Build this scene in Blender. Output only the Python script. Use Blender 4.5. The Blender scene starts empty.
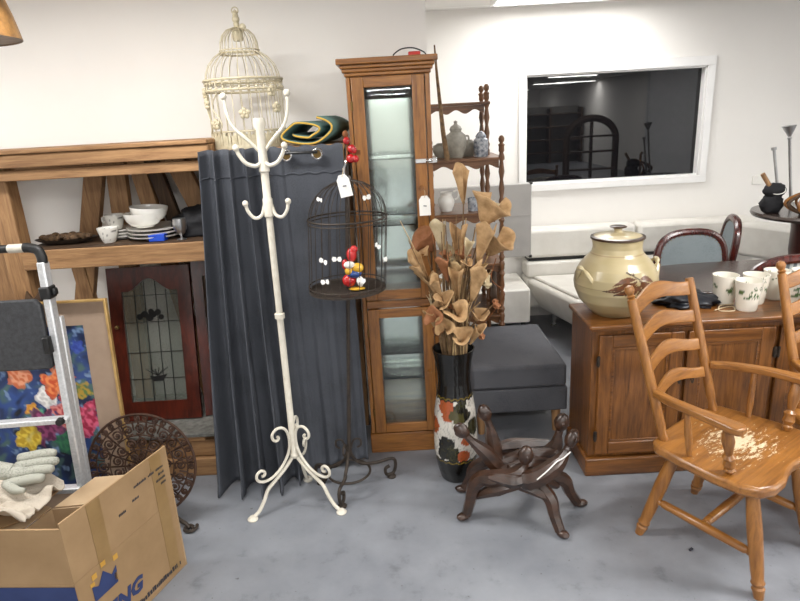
import bpy, math, random
from mathutils import Vector, Matrix, noise
C = bpy.context.scene.collection
PI = math.pi
V = Vector
rnd = random.Random(7)

# ------------------------------------------------------------------ materials
def lin(h):
    h = h.lstrip('#')
    o = []
    for i in (0, 2, 4):
        c = int(h[i:i+2], 16) / 255
        o.append(c / 12.92 if c <= .04045 else ((c + .055) / 1.055) ** 2.4)
    return (o[0], o[1], o[2], 1)

def base_mat(name, rough=.5, metal=0.):
    m = bpy.data.materials.new(name); m.use_nodes = True
    nt = m.node_tree; b = nt.nodes['Principled BSDF']
    b.inputs['Roughness'].default_value = rough; b.inputs['Metallic'].default_value = metal
    return m, nt, b

def coords(nt, scale=(1, 1, 1)):
    tc = nt.nodes.new('ShaderNodeTexCoord'); mp = nt.nodes.new('ShaderNodeMapping')
    mp.inputs['Scale'].default_value = scale
    nt.links.new(tc.outputs['Object'], mp.inputs['Vector'])
    return mp.outputs['Vector']

def noise_n(nt, vec, scale, detail=4, rough=.55, dist=0):
    n = nt.nodes.new('ShaderNodeTexNoise')
    n.inputs['Scale'].default_value = scale; n.inputs['Detail'].default_value = detail
    n.inputs['Roughness'].default_value = rough; n.inputs['Distortion'].default_value = dist
    nt.links.new(vec, n.inputs['Vector']); return n.outputs['Fac']

def ramp(nt, fac, stops):
    r = nt.nodes.new('ShaderNodeValToRGB'); e = r.color_ramp.elements
    while len(e) < len(stops): e.new(.5)
    for i, (p, c) in enumerate(stops):
        e[i].position = p; e[i].color = lin(c) if isinstance(c, str) else c
    nt.links.new(fac, r.inputs['Fac']); return r.outputs['Color']

def bump(nt, b, fac, strength, dist=.01):
    n = nt.nodes.new('ShaderNodeBump'); n.inputs['Strength'].default_value = strength
    n.inputs['Distance'].default_value = dist
    nt.links.new(fac, n.inputs['Height']); nt.links.new(n.outputs['Normal'], b.inputs['Normal'])

def plain(name, c1, c2=None, rough=.5, metal=0., scale=12, bmp=0., coat=0.):
    m, nt, b = base_mat(name, rough, metal)
    v = coords(nt); f = noise_n(nt, v, scale)
    nt.links.new(ramp(nt, f, [(.3, c1), (.7, c2 or c1)]), b.inputs['Base Color'])
    if bmp: bump(nt, b, noise_n(nt, v, scale * 4), bmp, .004)
    if coat: b.inputs['Coat Weight'].default_value = coat; b.inputs['Coat Roughness'].default_value = .15
    return m

def wood(name, dark, light, axis='z', rough=.42, s=1., coat=.15, knots=0.):
    m, nt, b = base_mat(name, rough)
    st = {'x': (1.2, 14, 14), 'y': (14, 1.2, 14), 'z': (14, 14, 1.2)}[axis]
    v = coords(nt, tuple(k * s for k in st))
    f1 = noise_n(nt, v, 2.2, 5, .6, .6)
    f2 = noise_n(nt, v, 9, 3, .6)
    mx = nt.nodes.new('ShaderNodeMath'); mx.operation = 'MULTIPLY_ADD'
    nt.links.new(f2, mx.inputs[0]); mx.inputs[1].default_value = .35; nt.links.new(f1, mx.inputs[2])
    col = ramp(nt, mx.outputs[0], [(.48, dark), (.82, light)])
    if knots:
        vo = nt.nodes.new('ShaderNodeTexVoronoi'); vo.inputs['Scale'].default_value = 1.6
        vk = coords(nt, {'x': (1, 4, 4), 'y': (4, 1, 4), 'z': (4, 4, 1)}[axis]); nt.links.new(vk, vo.inputs['Vector'])
        kr = ramp(nt, vo.outputs['Distance'], [(.05, (.08, .03, .01, 1)), (.13, (1, 1, 1, 1))])
        mm = nt.nodes.new('ShaderNodeMix'); mm.data_type = 'RGBA'; mm.blend_type = 'MULTIPLY'; mm.inputs['Factor'].default_value = knots
        nt.links.new(col, mm.inputs['A']); nt.links.new(kr, mm.inputs['B']); col = mm.outputs['Result']
    nt.links.new(col, b.inputs['Base Color'])
    bump(nt, b, f2, .08, .003)
    b.inputs['Coat Weight'].default_value = coat; b.inputs['Coat Roughness'].default_value = .25
    return m

def fabric(name, c1, c2, rough=.9, scale=300):
    m, nt, b = base_mat(name, rough)
    v = coords(nt); f = noise_n(nt, v, scale, 2); g = noise_n(nt, v, 5, 3)
    mx = nt.nodes.new('ShaderNodeMath'); mx.operation = 'ADD'
    nt.links.new(f, mx.inputs[0]); nt.links.new(g, mx.inputs[1])
    nt.links.new(ramp(nt, mx.outputs[0], [(.75, c1), (1.25, c2)]), b.inputs['Base Color'])
    bump(nt, b, f, .12, .002)
    return m

def vcol(name, rough=.5, coat=0.):
    m, nt, b = base_mat(name, rough)
    a = nt.nodes.new('ShaderNodeVertexColor'); a.layer_name = 'Col'
    nt.links.new(a.outputs['Color'], b.inputs['Base Color'])
    b.inputs['Coat Weight'].default_value = coat; b.inputs['Coat Roughness'].default_value = .1
    return m

def glass(name, tint, refl_rough=.02, clear=.85):
    m = bpy.data.materials.new(name); m.use_nodes = True; nt = m.node_tree; nt.nodes.clear()
    out = nt.nodes.new('ShaderNodeOutputMaterial'); t = nt.nodes.new('ShaderNodeBsdfTransparent')
    t.inputs['Color'].default_value = lin(tint)
    g = nt.nodes.new('ShaderNodeBsdfGlossy'); g.inputs['Roughness'].default_value = refl_rough
    fr = nt.nodes.new('ShaderNodeFresnel'); fr.inputs['IOR'].default_value = 1.5
    mx = nt.nodes.new('ShaderNodeMixShader')
    nt.links.new(fr.outputs[0], mx.inputs[0]); nt.links.new(t.outputs[0], mx.inputs[1]); nt.links.new(g.outputs[0], mx.inputs[2])
    nt.links.new(mx.outputs[0], out.inputs['Surface'])
    return m

def emit(name, c, s):
    m, nt, b = base_mat(name, .6)
    b.inputs['Base Color'].default_value = lin(c)
    b.inputs['Emission Color'].default_value = lin(c); b.inputs['Emission Strength'].default_value = s
    return m

M = {}
M['wall'] = plain('wall_paint', '#efece7', '#f2efea', .75, scale=3, bmp=.03)
M['ceil'] = plain('ceiling_tile', '#dcdbd8', '#e4e3e0', .9, scale=40)
M['trimw'] = plain('white_gloss_trim', '#f0efed', '#f4f3f1', .35)
def floor_mat():
    m, nt, b = base_mat('painted_concrete', .4)
    v = coords(nt); f = noise_n(nt, v, 1.6, 8, .6); g = noise_n(nt, v, 9, 6, .65); k = noise_n(nt, v, 45, 3)
    c = ramp(nt, f, [(.3, '#7a7d84'), (.5, '#85888e'), (.72, '#8f9298')])
    mm = nt.nodes.new('ShaderNodeMix'); mm.data_type = 'RGBA'; mm.blend_type = 'MULTIPLY'; mm.inputs['Factor'].default_value = 1
    nt.links.new(c, mm.inputs['A']); nt.links.new(ramp(nt, g, [(.22, '#c4c4c4'), (.42, '#f4f4f4'), (.7, '#ffffff')]), mm.inputs['B'])
    m2 = nt.nodes.new('ShaderNodeMix'); m2.data_type = 'RGBA'; m2.blend_type = 'MULTIPLY'; m2.inputs['Factor'].default_value = .8
    nt.links.new(mm.outputs['Result'], m2.inputs['A']); nt.links.new(ramp(nt, k, [(.22, '#8a8378'), (.31, '#ffffff')]), m2.inputs['B'])
    nt.links.new(m2.outputs['Result'], b.inputs['Base Color'])
    nt.links.new(ramp(nt, g, [(.3, (.28, .28, .28, 1)), (.7, (.5, .5, .5, 1))]), b.inputs['Roughness'])
    bump(nt, b, g, .05, .01)
    return m
M['floor'] = floor_mat()
for a in 'xyz':
    M['pine' + a] = wood('pale_pine_' + a, '#7b5838', '#a88158', a, .6, s=1.5, coat=0, knots=.8)
    M['cab' + a] = wood('honey_cabinet_wood_' + a, '#6b4019', '#9d682f', a, .35, s=1.4, knots=.5)
    M['side' + a] = wood('brown_sideboard_wood_' + a, '#53300f', '#875525', a, .32, s=1.4, coat=.3)
    M['dark' + a] = wood('old_dark_timber_' + a, '#2a1a10', '#57402a', a, .7, coat=0)
    M['maple' + a] = wood('orange_chair_wood_' + a, '#74481c', '#9c682f', a, .33, s=1.3, coat=.3)
    M['spin' + a] = wood('dark_turned_wood_' + a, '#4f331d', '#7d5535', a, .4)
    M['red' + a] = wood('dark_red_wood_' + a, '#35110b', '#572114', a, .3, coat=.4)
    M['mahog' + a] = wood('mahogany_' + a, '#2a0c08', '#501a12', a, .25, coat=.5)
M['tabledark'] = wood('dark_table_top', '#3c322d', '#4d413b', 'x', .25, coat=.3)
M['carved'] = wood('carved_brown_wood', '#1a0f09', '#432a1b', 'x', .36, s=.8, coat=.4)
M['creamiron'] = plain('cream_painted_iron', '#b5a98c', '#cfc5aa', .4, scale=40)
M['whiteiron'] = plain('white_painted_iron', '#cdc6b6', '#dcd6c8', .35, scale=30)
M['blackiron'] = plain('dark_wrought_iron', '#2a231e', '#443a31', .6, .3, scale=60, bmp=.2)
M['rust'] = plain('rusty_iron', '#2b1a12', '#4c3222', .65, .2, scale=50, bmp=.2)
M['curtain'] = fabric('slate_curtain', '#3a3d43', '#484b52', .85)
M['ottoman'] = fabric('charcoal_upholstery', '#4a4b50', '#5a5b60', .9)
M['greyfab'] = fabric('grey_panel_fabric', '#a19e9a', '#afaca8', .9)
M['chairfab'] = fabric('grey_blue_chair_fabric', '#687276', '#818a8d', .9)
M['leather'] = plain('white_leather', '#dcd8cf', '#e8e5dd', .45, scale=8, bmp=.05)
M['alu'] = plain('brushed_aluminium', '#c3c5c7', '#dcddde', .35, .45, scale=90)
M['chrome'] = plain('chrome', '#c8c8c8', '#e2e2e2', .15, 1.)
M['black'] = plain('black_plastic', '#151515', '#202020', .45)
M['step'] = plain('ribbed_grey_step', '#2e2f31', '#3e3f42', .75, scale=60, bmp=.3)
M['redp'] = plain('red_plastic', '#c02a22', '#d43b30', .4)
M['blackcloth'] = fabric('black_cloth', '#0e0e10', '#1c1c20', .8)
M['navyblack'] = fabric('navy_black_cloth', '#0b0c10', '#191c24', .4)
M['card'] = plain('brown_cardboard', '#8f7350', '#a28460', .85, scale=6)
M['cardin'] = plain('pale_cardboard', '#a48a6a', '#b69d7d', .85, scale=6)
M['ink'] = plain('dark_print_ink', '#2b2b33', '#35353d', .8)
M['navy'] = plain('navy_print_ink', '#26345f', '#2e3d6b', .8)
M['gold'] = plain('yellow_print_ink', '#b98a35', '#c59842', .8)
M['canvas'] = fabric('cream_canvas', '#a3998b', '#b8ae9f', .95, 200)
M['glove'] = fabric('grey_white_knit', '#85867c', '#a2a297', .95, 150)
M['china'] = plain('white_china', '#e7e4dc', '#f1efe9', .15, coat=.5)
M['blueplas'] = plain('blue_plastic', '#1b3fae', '#2350c4', .4)
M['grille'] = plain('stoneware_grey', '#8d8a80', '#aaa69a', .4, scale=30)
M['blueware'] = plain('blue_white_ware', '#c9cdd2', '#4d5868', .25, scale=45)
M['silver'] = plain('silver_metal', '#9a9a9a', '#c4c4c4', .3, .9)
M['greenrug'] = fabric('teal_green_felt', '#3f5a52', '#53706a', .95)
M['yellow'] = fabric('yellow_binding', '#b99238', '#d0aa4b', .9)
M['rugin'] = fabric('dark_rug_pile', '#1c1610', '#33291c', .95)
M['paper'] = plain('tag_paper', '#efece6', '#f6f4ef', .8)
M['petal'] = plain('dried_beige_petal', '#96754d', '#c6a276', .8, scale=25)
M['petalw'] = plain('dried_pale_petal', '#b5a27f', '#cdbd9c', .8, scale=25)
M['petalo'] = plain('dried_orange_petal', '#86552f', '#a97350', .8, scale=25)
M['petalb'] = plain('dried_brown_petal', '#5d3418', '#8a5228', .8, scale=25)
M['twig'] = plain('brown_twig', '#5a4530', '#8a6d4b', .8, scale=40)
M['twigp'] = plain('pale_twig', '#9c8059', '#c2a579', .8, scale=40)
M['berry'] = plain('glossy_red_berry', '#8e0f14', '#b31a1e', .15, coat=.6)
M['cage_red'] = plain('red_ceramic', '#b01f1f', '#c93030', .2, coat=.5)
M['cage_yel'] = plain('yellow_ceramic', '#d8a42a', '#e6b845', .2, coat=.5)
M['cage_blu'] = plain('blue_ceramic', '#22407c', '#2f5296', .2, coat=.5)
M['mirrorgrey'] = plain('silvered_back_panel', '#e3e7e5', '#e9edeb', .12, .92)
M['cabglass'] = glass('cabinet_glass', '#f3f6f4')
m, nt, b = base_mat('leaded_glass_sheen', .12); b.inputs['Base Color'].default_value = lin('#6f756c'); b.inputs['Alpha'].default_value = .42; M['sheenglass'] = m  # grey body and alpha put reflected room light into the pane's colour
M['lead'] = plain('lead_came', '#1c1c1c', '#2a2a2a', .5, .3)
M['wingl'] = None
M['lamp'] = emit('lamp_diffuser', '#ffffff', 6.0)
M['shadewood'] = wood('hanging_shade_brown', '#4d3315', '#7a572b', 'x', .5)
M['lime'] = plain('lime_green', '#a3b53a', '#b9c552', .5)
M['brass'] = plain('aged_brass', '#6a5530', '#8c7344', .35, .8)
M['hemp'] = plain('beige_cord', '#b8a383', '#cbb898', .9)
M['dust'] = plain('grey_slate_strip', '#5e5d58', '#85847e', .6, scale=40)

# ------------------------------------------------------------------ mesh builder
class MB:
    def __init__(s): s.v = []; s.f = []; s.c = []
    def add(s, vs, fs, cols=None):
        n = len(s.v); s.v += [V(p) for p in vs]; s.f += [tuple(i + n for i in f) for f in fs]
        if cols: s.c += cols
    def box(s, c, d, R=None):
        c = V(c); h = V(d) / 2; ps = []
        for x in (-1, 1):
            for y in (-1, 1):
                for z in (-1, 1):
                    p = V((x * h.x, y * h.y, z * h.z)); ps.append(c + (R @ p if R else p))
        s.add(ps, [(0, 1, 3, 2), (4, 6, 7, 5), (0, 4, 5, 1), (2, 3, 7, 6), (0, 2, 6, 4), (1, 5, 7, 3)]); return s
    def bb(s, x0, x1, y0, y1, z0, z1):
        return s.box(((x0 + x1) / 2, (y0 + y1) / 2, (z0 + z1) / 2), (abs(x1 - x0), abs(y1 - y0), abs(z1 - z0)))
    def bar(s, a, b, w, h, up=(0, 0, 1)):
        a = V(a); b = V(b); z = (b - a).normalized(); x = V(up).cross(z)
        if x.length < 1e-4: x = V((1, 0, 0))
        x.normalize(); y = z.cross(x)
        R = Matrix((x, y, z)).transposed()
        return s.box((a + b) / 2, (w, h, (b - a).length), R)
    def slab(s, q, t):
        q = [V(p) for p in q]; n = (q[1] - q[0]).cross(q[-1] - q[0]).normalized() * t
        k = len(q); vs = q + [p + n for p in q]
        fs = [tuple(range(k - 1, -1, -1)), tuple(range(k, 2 * k))] + [(i, (i + 1) % k, (i + 1) % k + k, i + k) for i in range(k)]
        s.add(vs, fs); return s
    def prism(s, poly, o, u, v, t):
        o = V(o); u = V(u); v = V(v)
        return s.slab([o + u * p[0] + v * p[1] for p in poly], t)
    def tube(s, pts, r, n=8, cap=True):
        pts = [V(p) for p in pts]; k = len(pts)
        rs = r if isinstance(r, (list, tuple)) else [r] * k
        if len(rs) != k:
            L_ = len(rs) - 1; rr_ = []
            for i in range(k):
                q_ = i / (k - 1) * L_; j = min(int(q_), L_ - 1); rr_.append(rs[j] + (rs[j + 1] - rs[j]) * (q_ - j))
            rs = rr_
        t0 = (pts[1] - pts[0]).normalized(); a = V((0, 0, 1)) if abs(t0.z) < .9 else V((1, 0, 0))
        x = t0.cross(a).normalized(); vs = []
        for i in range(k):
            t = (pts[min(i + 1, k - 1)] - pts[max(i - 1, 0)])
            t = t.normalized() if t.length > 1e-9 else t0
            x = (x - t * x.dot(t))
            if x.length < 1e-6: x = t.orthogonal()
            x.normalize(); y = t.cross(x)
            for j in range(n):
                an = 2 * PI * j / n; vs.append(pts[i] + (x * math.cos(an) + y * math.sin(an)) * rs[i])
        fs = [(i * n + j, i * n + (j + 1) % n, (i + 1) * n + (j + 1) % n, (i + 1) * n + j) for i in range(k - 1) for j in range(n)]
        if cap: fs += [tuple(range(n - 1, -1, -1)), tuple(range((k - 1) * n, k * n))]
        s.add(vs, fs); return s
    def turned(s, a, b, prof, n=14):
        a = V(a); b = V(b)
        return s.tube([a + (b - a) * t for t, r in prof], [max(r, .0004) for t, r in prof], n)
    def ring(s, c, R, r, n=40, m=6, u=(1, 0, 0), v=(0, 1, 0)):
        c = V(c); u = V(u); v = V(v); w = u.cross(v); vs = []
        for i in range(n):
            a = 2 * PI * i / n; d = u * math.cos(a) + v * math.sin(a)
            for j in range(m):
                b = 2 * PI * j / m; vs.append(c + d * (R + r * math.cos(b)) + w * (r * math.sin(b)))
        fs = [(i * m + j, ((i + 1) % n) * m + j, ((i + 1) % n) * m + (j + 1) % m, i * m + (j + 1) % m) for i in range(n) for j in range(m)]
        s.add(vs, fs); return s
    def lathe(s, prof, c, n=32, cf=None, A=None):
        c = V(c); vs = []; cols = []; k = len(prof)
        for r, z in prof:
            for j in range(n):
                a = 2 * PI * j / n; p = V((max(r, .0003) * math.cos(a), max(r, .0003) * math.sin(a), z))
                vs.append(c + (A @ p if A else p))
                if cf: cols.append(cf(a, z))
        fs = [(i * n + j, i * n + (j + 1) % n, (i + 1) * n + (j + 1) % n, (i + 1) * n + j) for i in range(k - 1) for j in range(n)]
        fs += [tuple(range(n - 1, -1, -1)), tuple(range((k - 1) * n, k * n))]
        s.add(vs, fs, cols); return s
    def ball(s, c, r, sc=(1, 1, 1), R=None, n=14, m=9, dis=0, fq=6, seed=0):
        c = V(c); vs = []
        for i in range(m + 1):
            th = PI * i / m
            for j in range(n):
                a = 2 * PI * j / n; d = V((math.sin(th) * math.cos(a), math.sin(th) * math.sin(a), math.cos(th)))
                if i in (0, m): d = V((0, 0, math.cos(th)))
                k = 1 + (dis * noise.noise(d * fq + V((seed, seed * 2, 3))) if dis else 0)
                p = V((d.x * sc[0], d.y * sc[1], d.z * sc[2])) * r * k
                vs.append(c + (R @ p if R else p))
        fs = [(i * n + j, (i + 1) * n + j, (i + 1) * n + (j + 1) % n, i * n + (j + 1) % n) for i in range(m) for j in range(n)]
        s.add(vs, fs); return s
    def grid(s, fn, nu, nv, cf=None):
        vs = []; cols = []
        for i in range(nu + 1):
            for j in range(nv + 1):
                vs.append(fn(i / nu, j / nv))
                if cf: cols.append(cf(i / nu, j / nv))
        w = nv + 1
        s.add(vs, [(i * w + j, (i + 1) * w + j, (i + 1) * w + j + 1, i * w + j + 1) for i in range(nu) for j in range(nv)], cols); return s

ORIG = {}
def obj(name, mb, m, parent=None, smooth=35, bevel=0, solid=0, sub=0):
    me = bpy.data.meshes.new(name)
    off = ORIG.get(parent.name, V()) if parent else V()
    me.from_pydata([p - off for p in mb.v], [], mb.f); me.update()
    if mb.c:
        ca = me.color_attributes.new('Col', 'FLOAT_COLOR', 'POINT')
        for i, c in enumerate(mb.c): ca.data[i].color = c
    import bmesh
    bm = bmesh.new(); bm.from_mesh(me); bmesh.ops.recalc_face_normals(bm, faces=bm.faces); bm.to_mesh(me); bm.free()
    for p in me.polygons: p.use_smooth = True
    if smooth < 180: me.set_sharp_from_angle(angle=math.radians(smooth))
    me.materials.append(M[m] if isinstance(m, str) else m)
    o = bpy.data.objects.new(name, me); C.objects.link(o)
    if parent: o.parent = parent; ORIG[o.name] = off
    if solid:
        d = o.modifiers.new('solid', 'SOLIDIFY'); d.thickness = solid; d.offset = 0
    if bevel:
        d = o.modifiers.new('bevel', 'BEVEL'); d.width = bevel; d.segments = 2; d.limit_method = 'ANGLE'; d.angle_limit = math.radians(40)
    if sub:
        d = o.modifiers.new('sub', 'SUBSURF'); d.levels = sub; d.render_levels = sub
    return o
def thing(name, label, cat, loc=(0, 0, 0), group=None):
    o = bpy.data.objects.new(name, None); C.objects.link(o); o.location = loc; o.empty_display_size = .05
    ORIG[o.name] = V(loc)
    o['label'] = label; o['category'] = cat
    if group: o['group'] = group
    return o
def tag(o, label, cat, group=None, kind=None):
    o['label'] = label; o['category'] = cat
    if group: o['group'] = group
    if kind: o['kind'] = kind
    return o
def single(name, mb, m, label, cat, group=None, loc=None, **k):
    """a thing that is one mesh: its origin is moved to its base"""
    if loc is None:
        n = len(mb.v); loc = (sum(p.x for p in mb.v) / n, sum(p.y for p in mb.v) / n, min(p.z for p in mb.v))
    loc = V(loc); mb.v = [p - loc for p in mb.v]
    o = obj(name, mb, m, None, **k); o.location = loc
    return tag(o, label, cat, group)
def struct(name, mb, m, **k):
    o = obj(name, mb, m, None, **k); o['kind'] = 'structure'; return o
def cr(pts, n=8):
    pts = [V(p) for p in pts]; out = []
    P = [pts[0] * 2 - pts[1]] + pts + [pts[-1] * 2 - pts[-2]]
    for i in range(1, len(P) - 2):
        a, b, c, d = P[i - 1:i + 3]
        for k in range(n):
            t = k / n
            out.append(.5 * ((2 * b) + (c - a) * t + (2 * a - 5 * b + 4 * c - d) * t * t + (3 * b - a - 3 * c + d) * t ** 3))
    out.append(pts[-1]); return out
def spiral(c, r0, r1, a0, turns, u, v, n=28):
    c = V(c); u = V(u); v = V(v); out = []
    for i in range(n + 1):
        t = i / n; a = a0 + turns * 2 * PI * t; r = r0 + (r1 - r0) * t
        out.append(c + u * (math.cos(a) * r) + v * (math.sin(a) * r))
    return out
def mixc(a, b, t):
    t = max(0, min(1, t)); return tuple(a[i] + (b[i] - a[i]) * t for i in range(4))
def nz(x, y, z=0): return noise.noise(V((x, y, z)))

# ------------------------------------------------------------------ camera
cam = bpy.data.cameras.new('camera'); co = bpy.data.objects.new('camera', cam); C.objects.link(co)
bpy.context.scene.camera = co
p, r = math.radians(17), math.radians(3.2)
right = V((1, 0, 0)); up = V((0, math.sin(p), math.cos(p))); fwd = V((0, math.cos(p), -math.sin(p)))
cx = right * math.cos(r) - up * math.sin(r); cy = right * math.sin(r) + up * math.cos(r)
mt = Matrix((cx, cy, -fwd)).transposed().to_4x4(); mt.translation = (0, 0, 1.7)
co.matrix_world = mt
cam.sensor_width = 36; cam.lens = 27; cam.clip_start = .05; cam.clip_end = 100

# ------------------------------------------------------------------ setting
CE = 2.44
YR = -16.0
struct('floor', MB().bb(-4, 6.2, YR, 5.0, -.1, 0), 'floor')
def ceiling_mat():
    m, nt, b = base_mat('ceiling_grid', .9)
    tc = nt.nodes.new('ShaderNodeTexCoord'); br = nt.nodes.new('ShaderNodeTexBrick')
    nt.links.new(tc.outputs['Object'], br.inputs['Vector'])
    br.offset = 0; br.inputs['Scale'].default_value = 1
    br.inputs['Brick Width'].default_value = 1.2; br.inputs['Row Height'].default_value = .6; br.inputs['Mortar Size'].default_value = .012
    br.inputs['Color1'].default_value = lin('#dedcd8'); br.inputs['Color2'].default_value = lin('#e2e0dc'); br.inputs['Mortar'].default_value = lin('#f0f0ee')
    nt.links.new(br.outputs['Color'], b.inputs['Base Color']); return m
struct('ceiling', MB().bb(-4, 6.2, YR, 5.0, CE, CE + .1), ceiling_mat())
W0, W1, Z0, Z1 = 1.062, 2.462, 1.12, 1.95   # window opening
mb = MB(); YB = 4.9
mb.bb(.1, W0, YB, YB + .12, 0, CE); mb.bb(W1, 6.2, YB, YB + .12, 0, CE); mb.bb(W0, W1, YB, YB + .12, 0, Z0); mb.bb(W0, W1, YB, YB + .12, Z1, CE)
struct('wall_back', mb, 'wall')
struct('wall_alcove', MB().bb(-4, .205, 3.25, 5.0, 0, CE), 'wall')
struct('wall_left', MB().bb(-4.1, -4, YR, 3.25, 0, CE), 'wall')
struct('wall_right', MB().bb(6.2, 6.3, YR, 5, 0, CE), 'wall')
struct('wall_rear', MB().bb(-4, 6.2, YR - .1, YR, 0, CE), 'wall')
struct('wall_divider', MB().bb(4.6, 6.2, -1.3, -1.2, 0, CE), plain('grey_divider_paint', '#d8d9dc', '#e0e1e4', .8))
# window
win = bpy.data.objects.new('window_1', None); C.objects.link(win); win['kind'] = 'structure'; win.location = (W0, YB, Z0)
ORIG['window_1'] = V((W0, YB, Z0))
mb = MB(); f = .055
mb.bb(W0 - f, W1 + f, YB - .025, YB + .0, Z1, Z1 + f + .015); mb.bb(W0 - f, W1 + f, YB - .025, YB, Z0 - f, Z0)
mb.bb(W0 - f, W0, YB - .025, YB, Z0, Z1); mb.bb(W1, W1 + f, YB - .025, YB, Z0, Z1)
mb.bb(W0, W0 + .012, YB, YB + .09, Z0, Z1); mb.bb(W1 - .012, W1, YB, YB + .09, Z0, Z1)
mb.bb(W0, W1, YB, YB + .09, Z0, Z0 + .012); mb.bb(W0, W1, YB, YB + .09, Z1 - .012, Z1)
obj('window_frame', mb, 'trimw', win, bevel=.003)
m, nt, b = base_mat('dark_window_glass', .015)
b.inputs['Base Color'].default_value = (.006, .006, .007, 1); b.inputs['IOR'].default_value = 1.53
obj('window_pane', MB().bb(W0 + .012, W1 - .012, YB + .06, YB + .07, Z0 + .012, Z1 - .012), m, win)
mb = MB()
mb.bb(2.91, 3.0, YB - .012, YB, 1.02, 1.09)
o = single('wall_socket', mb, 'china', 'small white plate on the back wall behind the black bag', 'wall socket', bevel=.003)

# ceiling lamps: each a recessed fitting with its own diffuser and light
def lamp(x, y, sx, sy, label, power, group='ceiling light fittings'):
    t = thing('ceiling_light', label, 'ceiling light', (x, y, CE), group)
    mb = MB(); e = .02
    mb.bb(x - sx / 2, x + sx / 2, y - sy / 2, y - sy / 2 + e, CE - .03, CE); mb.bb(x - sx / 2, x + sx / 2, y + sy / 2 - e, y + sy / 2, CE - .03, CE)
    mb.bb(x - sx / 2, x - sx / 2 + e, y - sy / 2 + e, y + sy / 2 - e, CE - .03, CE); mb.bb(x + sx / 2 - e, x + sx / 2, y - sy / 2 + e, y + sy / 2 - e, CE - .03, CE)
    obj('light_frame', mb, 'trimw', t)
    obj('diffuser', MB().bb(x - sx / 2 + e, x + sx / 2 - e, y - sy / 2 + e, y + sy / 2 - e, CE - .015, CE - .001), 'lamp', t)
    if power:
        l = bpy.data.lights.new('ceiling_lamp', 'AREA'); l.shape = 'RECTANGLE'; l.size = sx - .04; l.size_y = sy - .04; l.energy = power
        l.color = (1, .985, .96)
        lo = bpy.data.objects.new('ceiling_lamp', l); C.objects.link(lo); lo.location = (x, y, CE - .04)
LP = 1.0
lamp(1.33, 4.37, 1.15, .6, 'bright rectangular ceiling light above the dark window at the top edge', 14 * LP)
for i, (x, y, e) in enumerate([(-1.15, 2.0, 37), (2.2, 1.6, 56), (-2.9, 2.0, 30), (.4, -.6, 58), (3.2, -1.8, 50), (-2.4, -1.8, 20), (5.3, .6, 110)]):  # unseen lamps; left pair and far-right one added to brighten walls
    lamp(x, y, 1.2, .3, 'unseen recessed ceiling tube light added to light the room', e * LP)
for x, y in [(4.9, -8.9), (6.0, -8.7), (3.4, -13.7), (4.7, -13.9), (1.2, -6.0), (4.4, -5.2), (-1.5, -6.0), (0, -11), (0, -14.6), (-.3, -8)]:  # tubes mirrored in the window, plus central ones added to brighten the cabinet mirror
    lamp(min(x, 5.5), y, 1.2, .16, 'unseen recessed ceiling tube light added to light the room', 80 * LP)

# ------------------------------------------------------------------ timber rack (left)
t = thing('timber_rack', 'long pale pine rack with two tiers holding dishes, left of the grey curtain', 'shelf', (-1.1, 2.95, 0))
RX0, RX1 = -2.15, -.797
o = obj('top_beam', MB().bb(RX0, RX1, 2.70, 2.75, 1.575, 1.632), 'pinex', t, bevel=.004)
obj('top_beam', MB().bb(RX0, RX1, 2.722, 2.765, 1.518, 1.564), 'pinex', t, bevel=.004)
obj('top_beam', MB().bb(RX0, RX1, 3.16, 3.22, 1.52, 1.632), 'pinex', t, bevel=.004)
mb = MB()
obj('top_plank', MB().bb(RX0, RX1, 2.69, 2.86, 1.634, 1.652), 'pinex', t, bevel=.004)
obj('top_plank', MB().bb(RX0, RX1 - .02, 2.87, 3.04, 1.634, 1.653), 'pinex', t, bevel=.004)
obj('top_plank', MB().bb(RX0, RX1, 3.05, 3.23, 1.634, 1.65), 'pinex', t, bevel=.004)
obj('post', MB().bb(-1.835, -1.745, 2.768, 2.855, 0, 1.632), 'pinez', t, bevel=.004)
obj('post', MB().bb(-.84, -.80, 2.768, 2.855, 0, 1.632), 'pinez', t, bevel=.004)
obj('post', MB().bb(-2.14, -2.05, 3.1, 3.158, 0, 1.632), 'pinez', t, bevel=.004)
obj('post', MB().bb(-.84, -.80, 3.1, 3.158, 0, 1.632), 'pinez', t, bevel=.004)
obj('shelf_beam', MB().bb(-1.744, -.798, 2.75, 2.768, 1.105, 1.197), 'pinex', t, bevel=.004)
obj('shelf_board', MB().bb(-1.744, -.842, 2.768, 3.08, 1.175, 1.199), 'darkx', t)
def plank(a, b, w, m='pinez', th=.045):
    a = V(a); b = V(b)
    obj('slanted_board', MB().bar(a, b, w, th, (0, 1, 0)), m, t, bevel=.003)
plank((-1.475, 3.125, 1.63), (-1.86, 3.125, .26), .095)
plank((-1.39, 3.125, 1.63), (-1.47, 3.125, .26), .095)
plank((-1.30, 3.125, 1.63), (-1.10, 3.125, .26), .08)
plank((-1.235, 3.135, 1.63), (-.92, 3.135, .26), .07, 'darkz')
plank((-1.12, 3.125, 1.63), (-.86, 3.125, .9), .1)
plank((-1.69, 3.12, 1.1), (-1.62, 3.12, .26), .07)
obj('base_shelf', MB().bb(RX0, RX1, 2.70, 3.2, .215, .235), 'dust', t, bevel=.003)
obj('base_beam', MB().bb(RX0, RX1, 2.715, 2.766, .1, .19), 'pinex', t, bevel=.004)
obj('base_beam', MB().bb(RX0, RX1, 2.69, 2.766, 0, .097), 'pinex', t, bevel=.004)
mb = MB(); mb.bb(-1.16, -1.02, 2.705, 2.766, .191, .214)
obj('base_block', mb, 'pinex', t, bevel=.003)
for x in (-1.16, -2.02): obj('rear_block', MB().bb(x, x + .14, 3.1, 3.18, 0, .214), 'pinex', t, bevel=.003)
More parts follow.
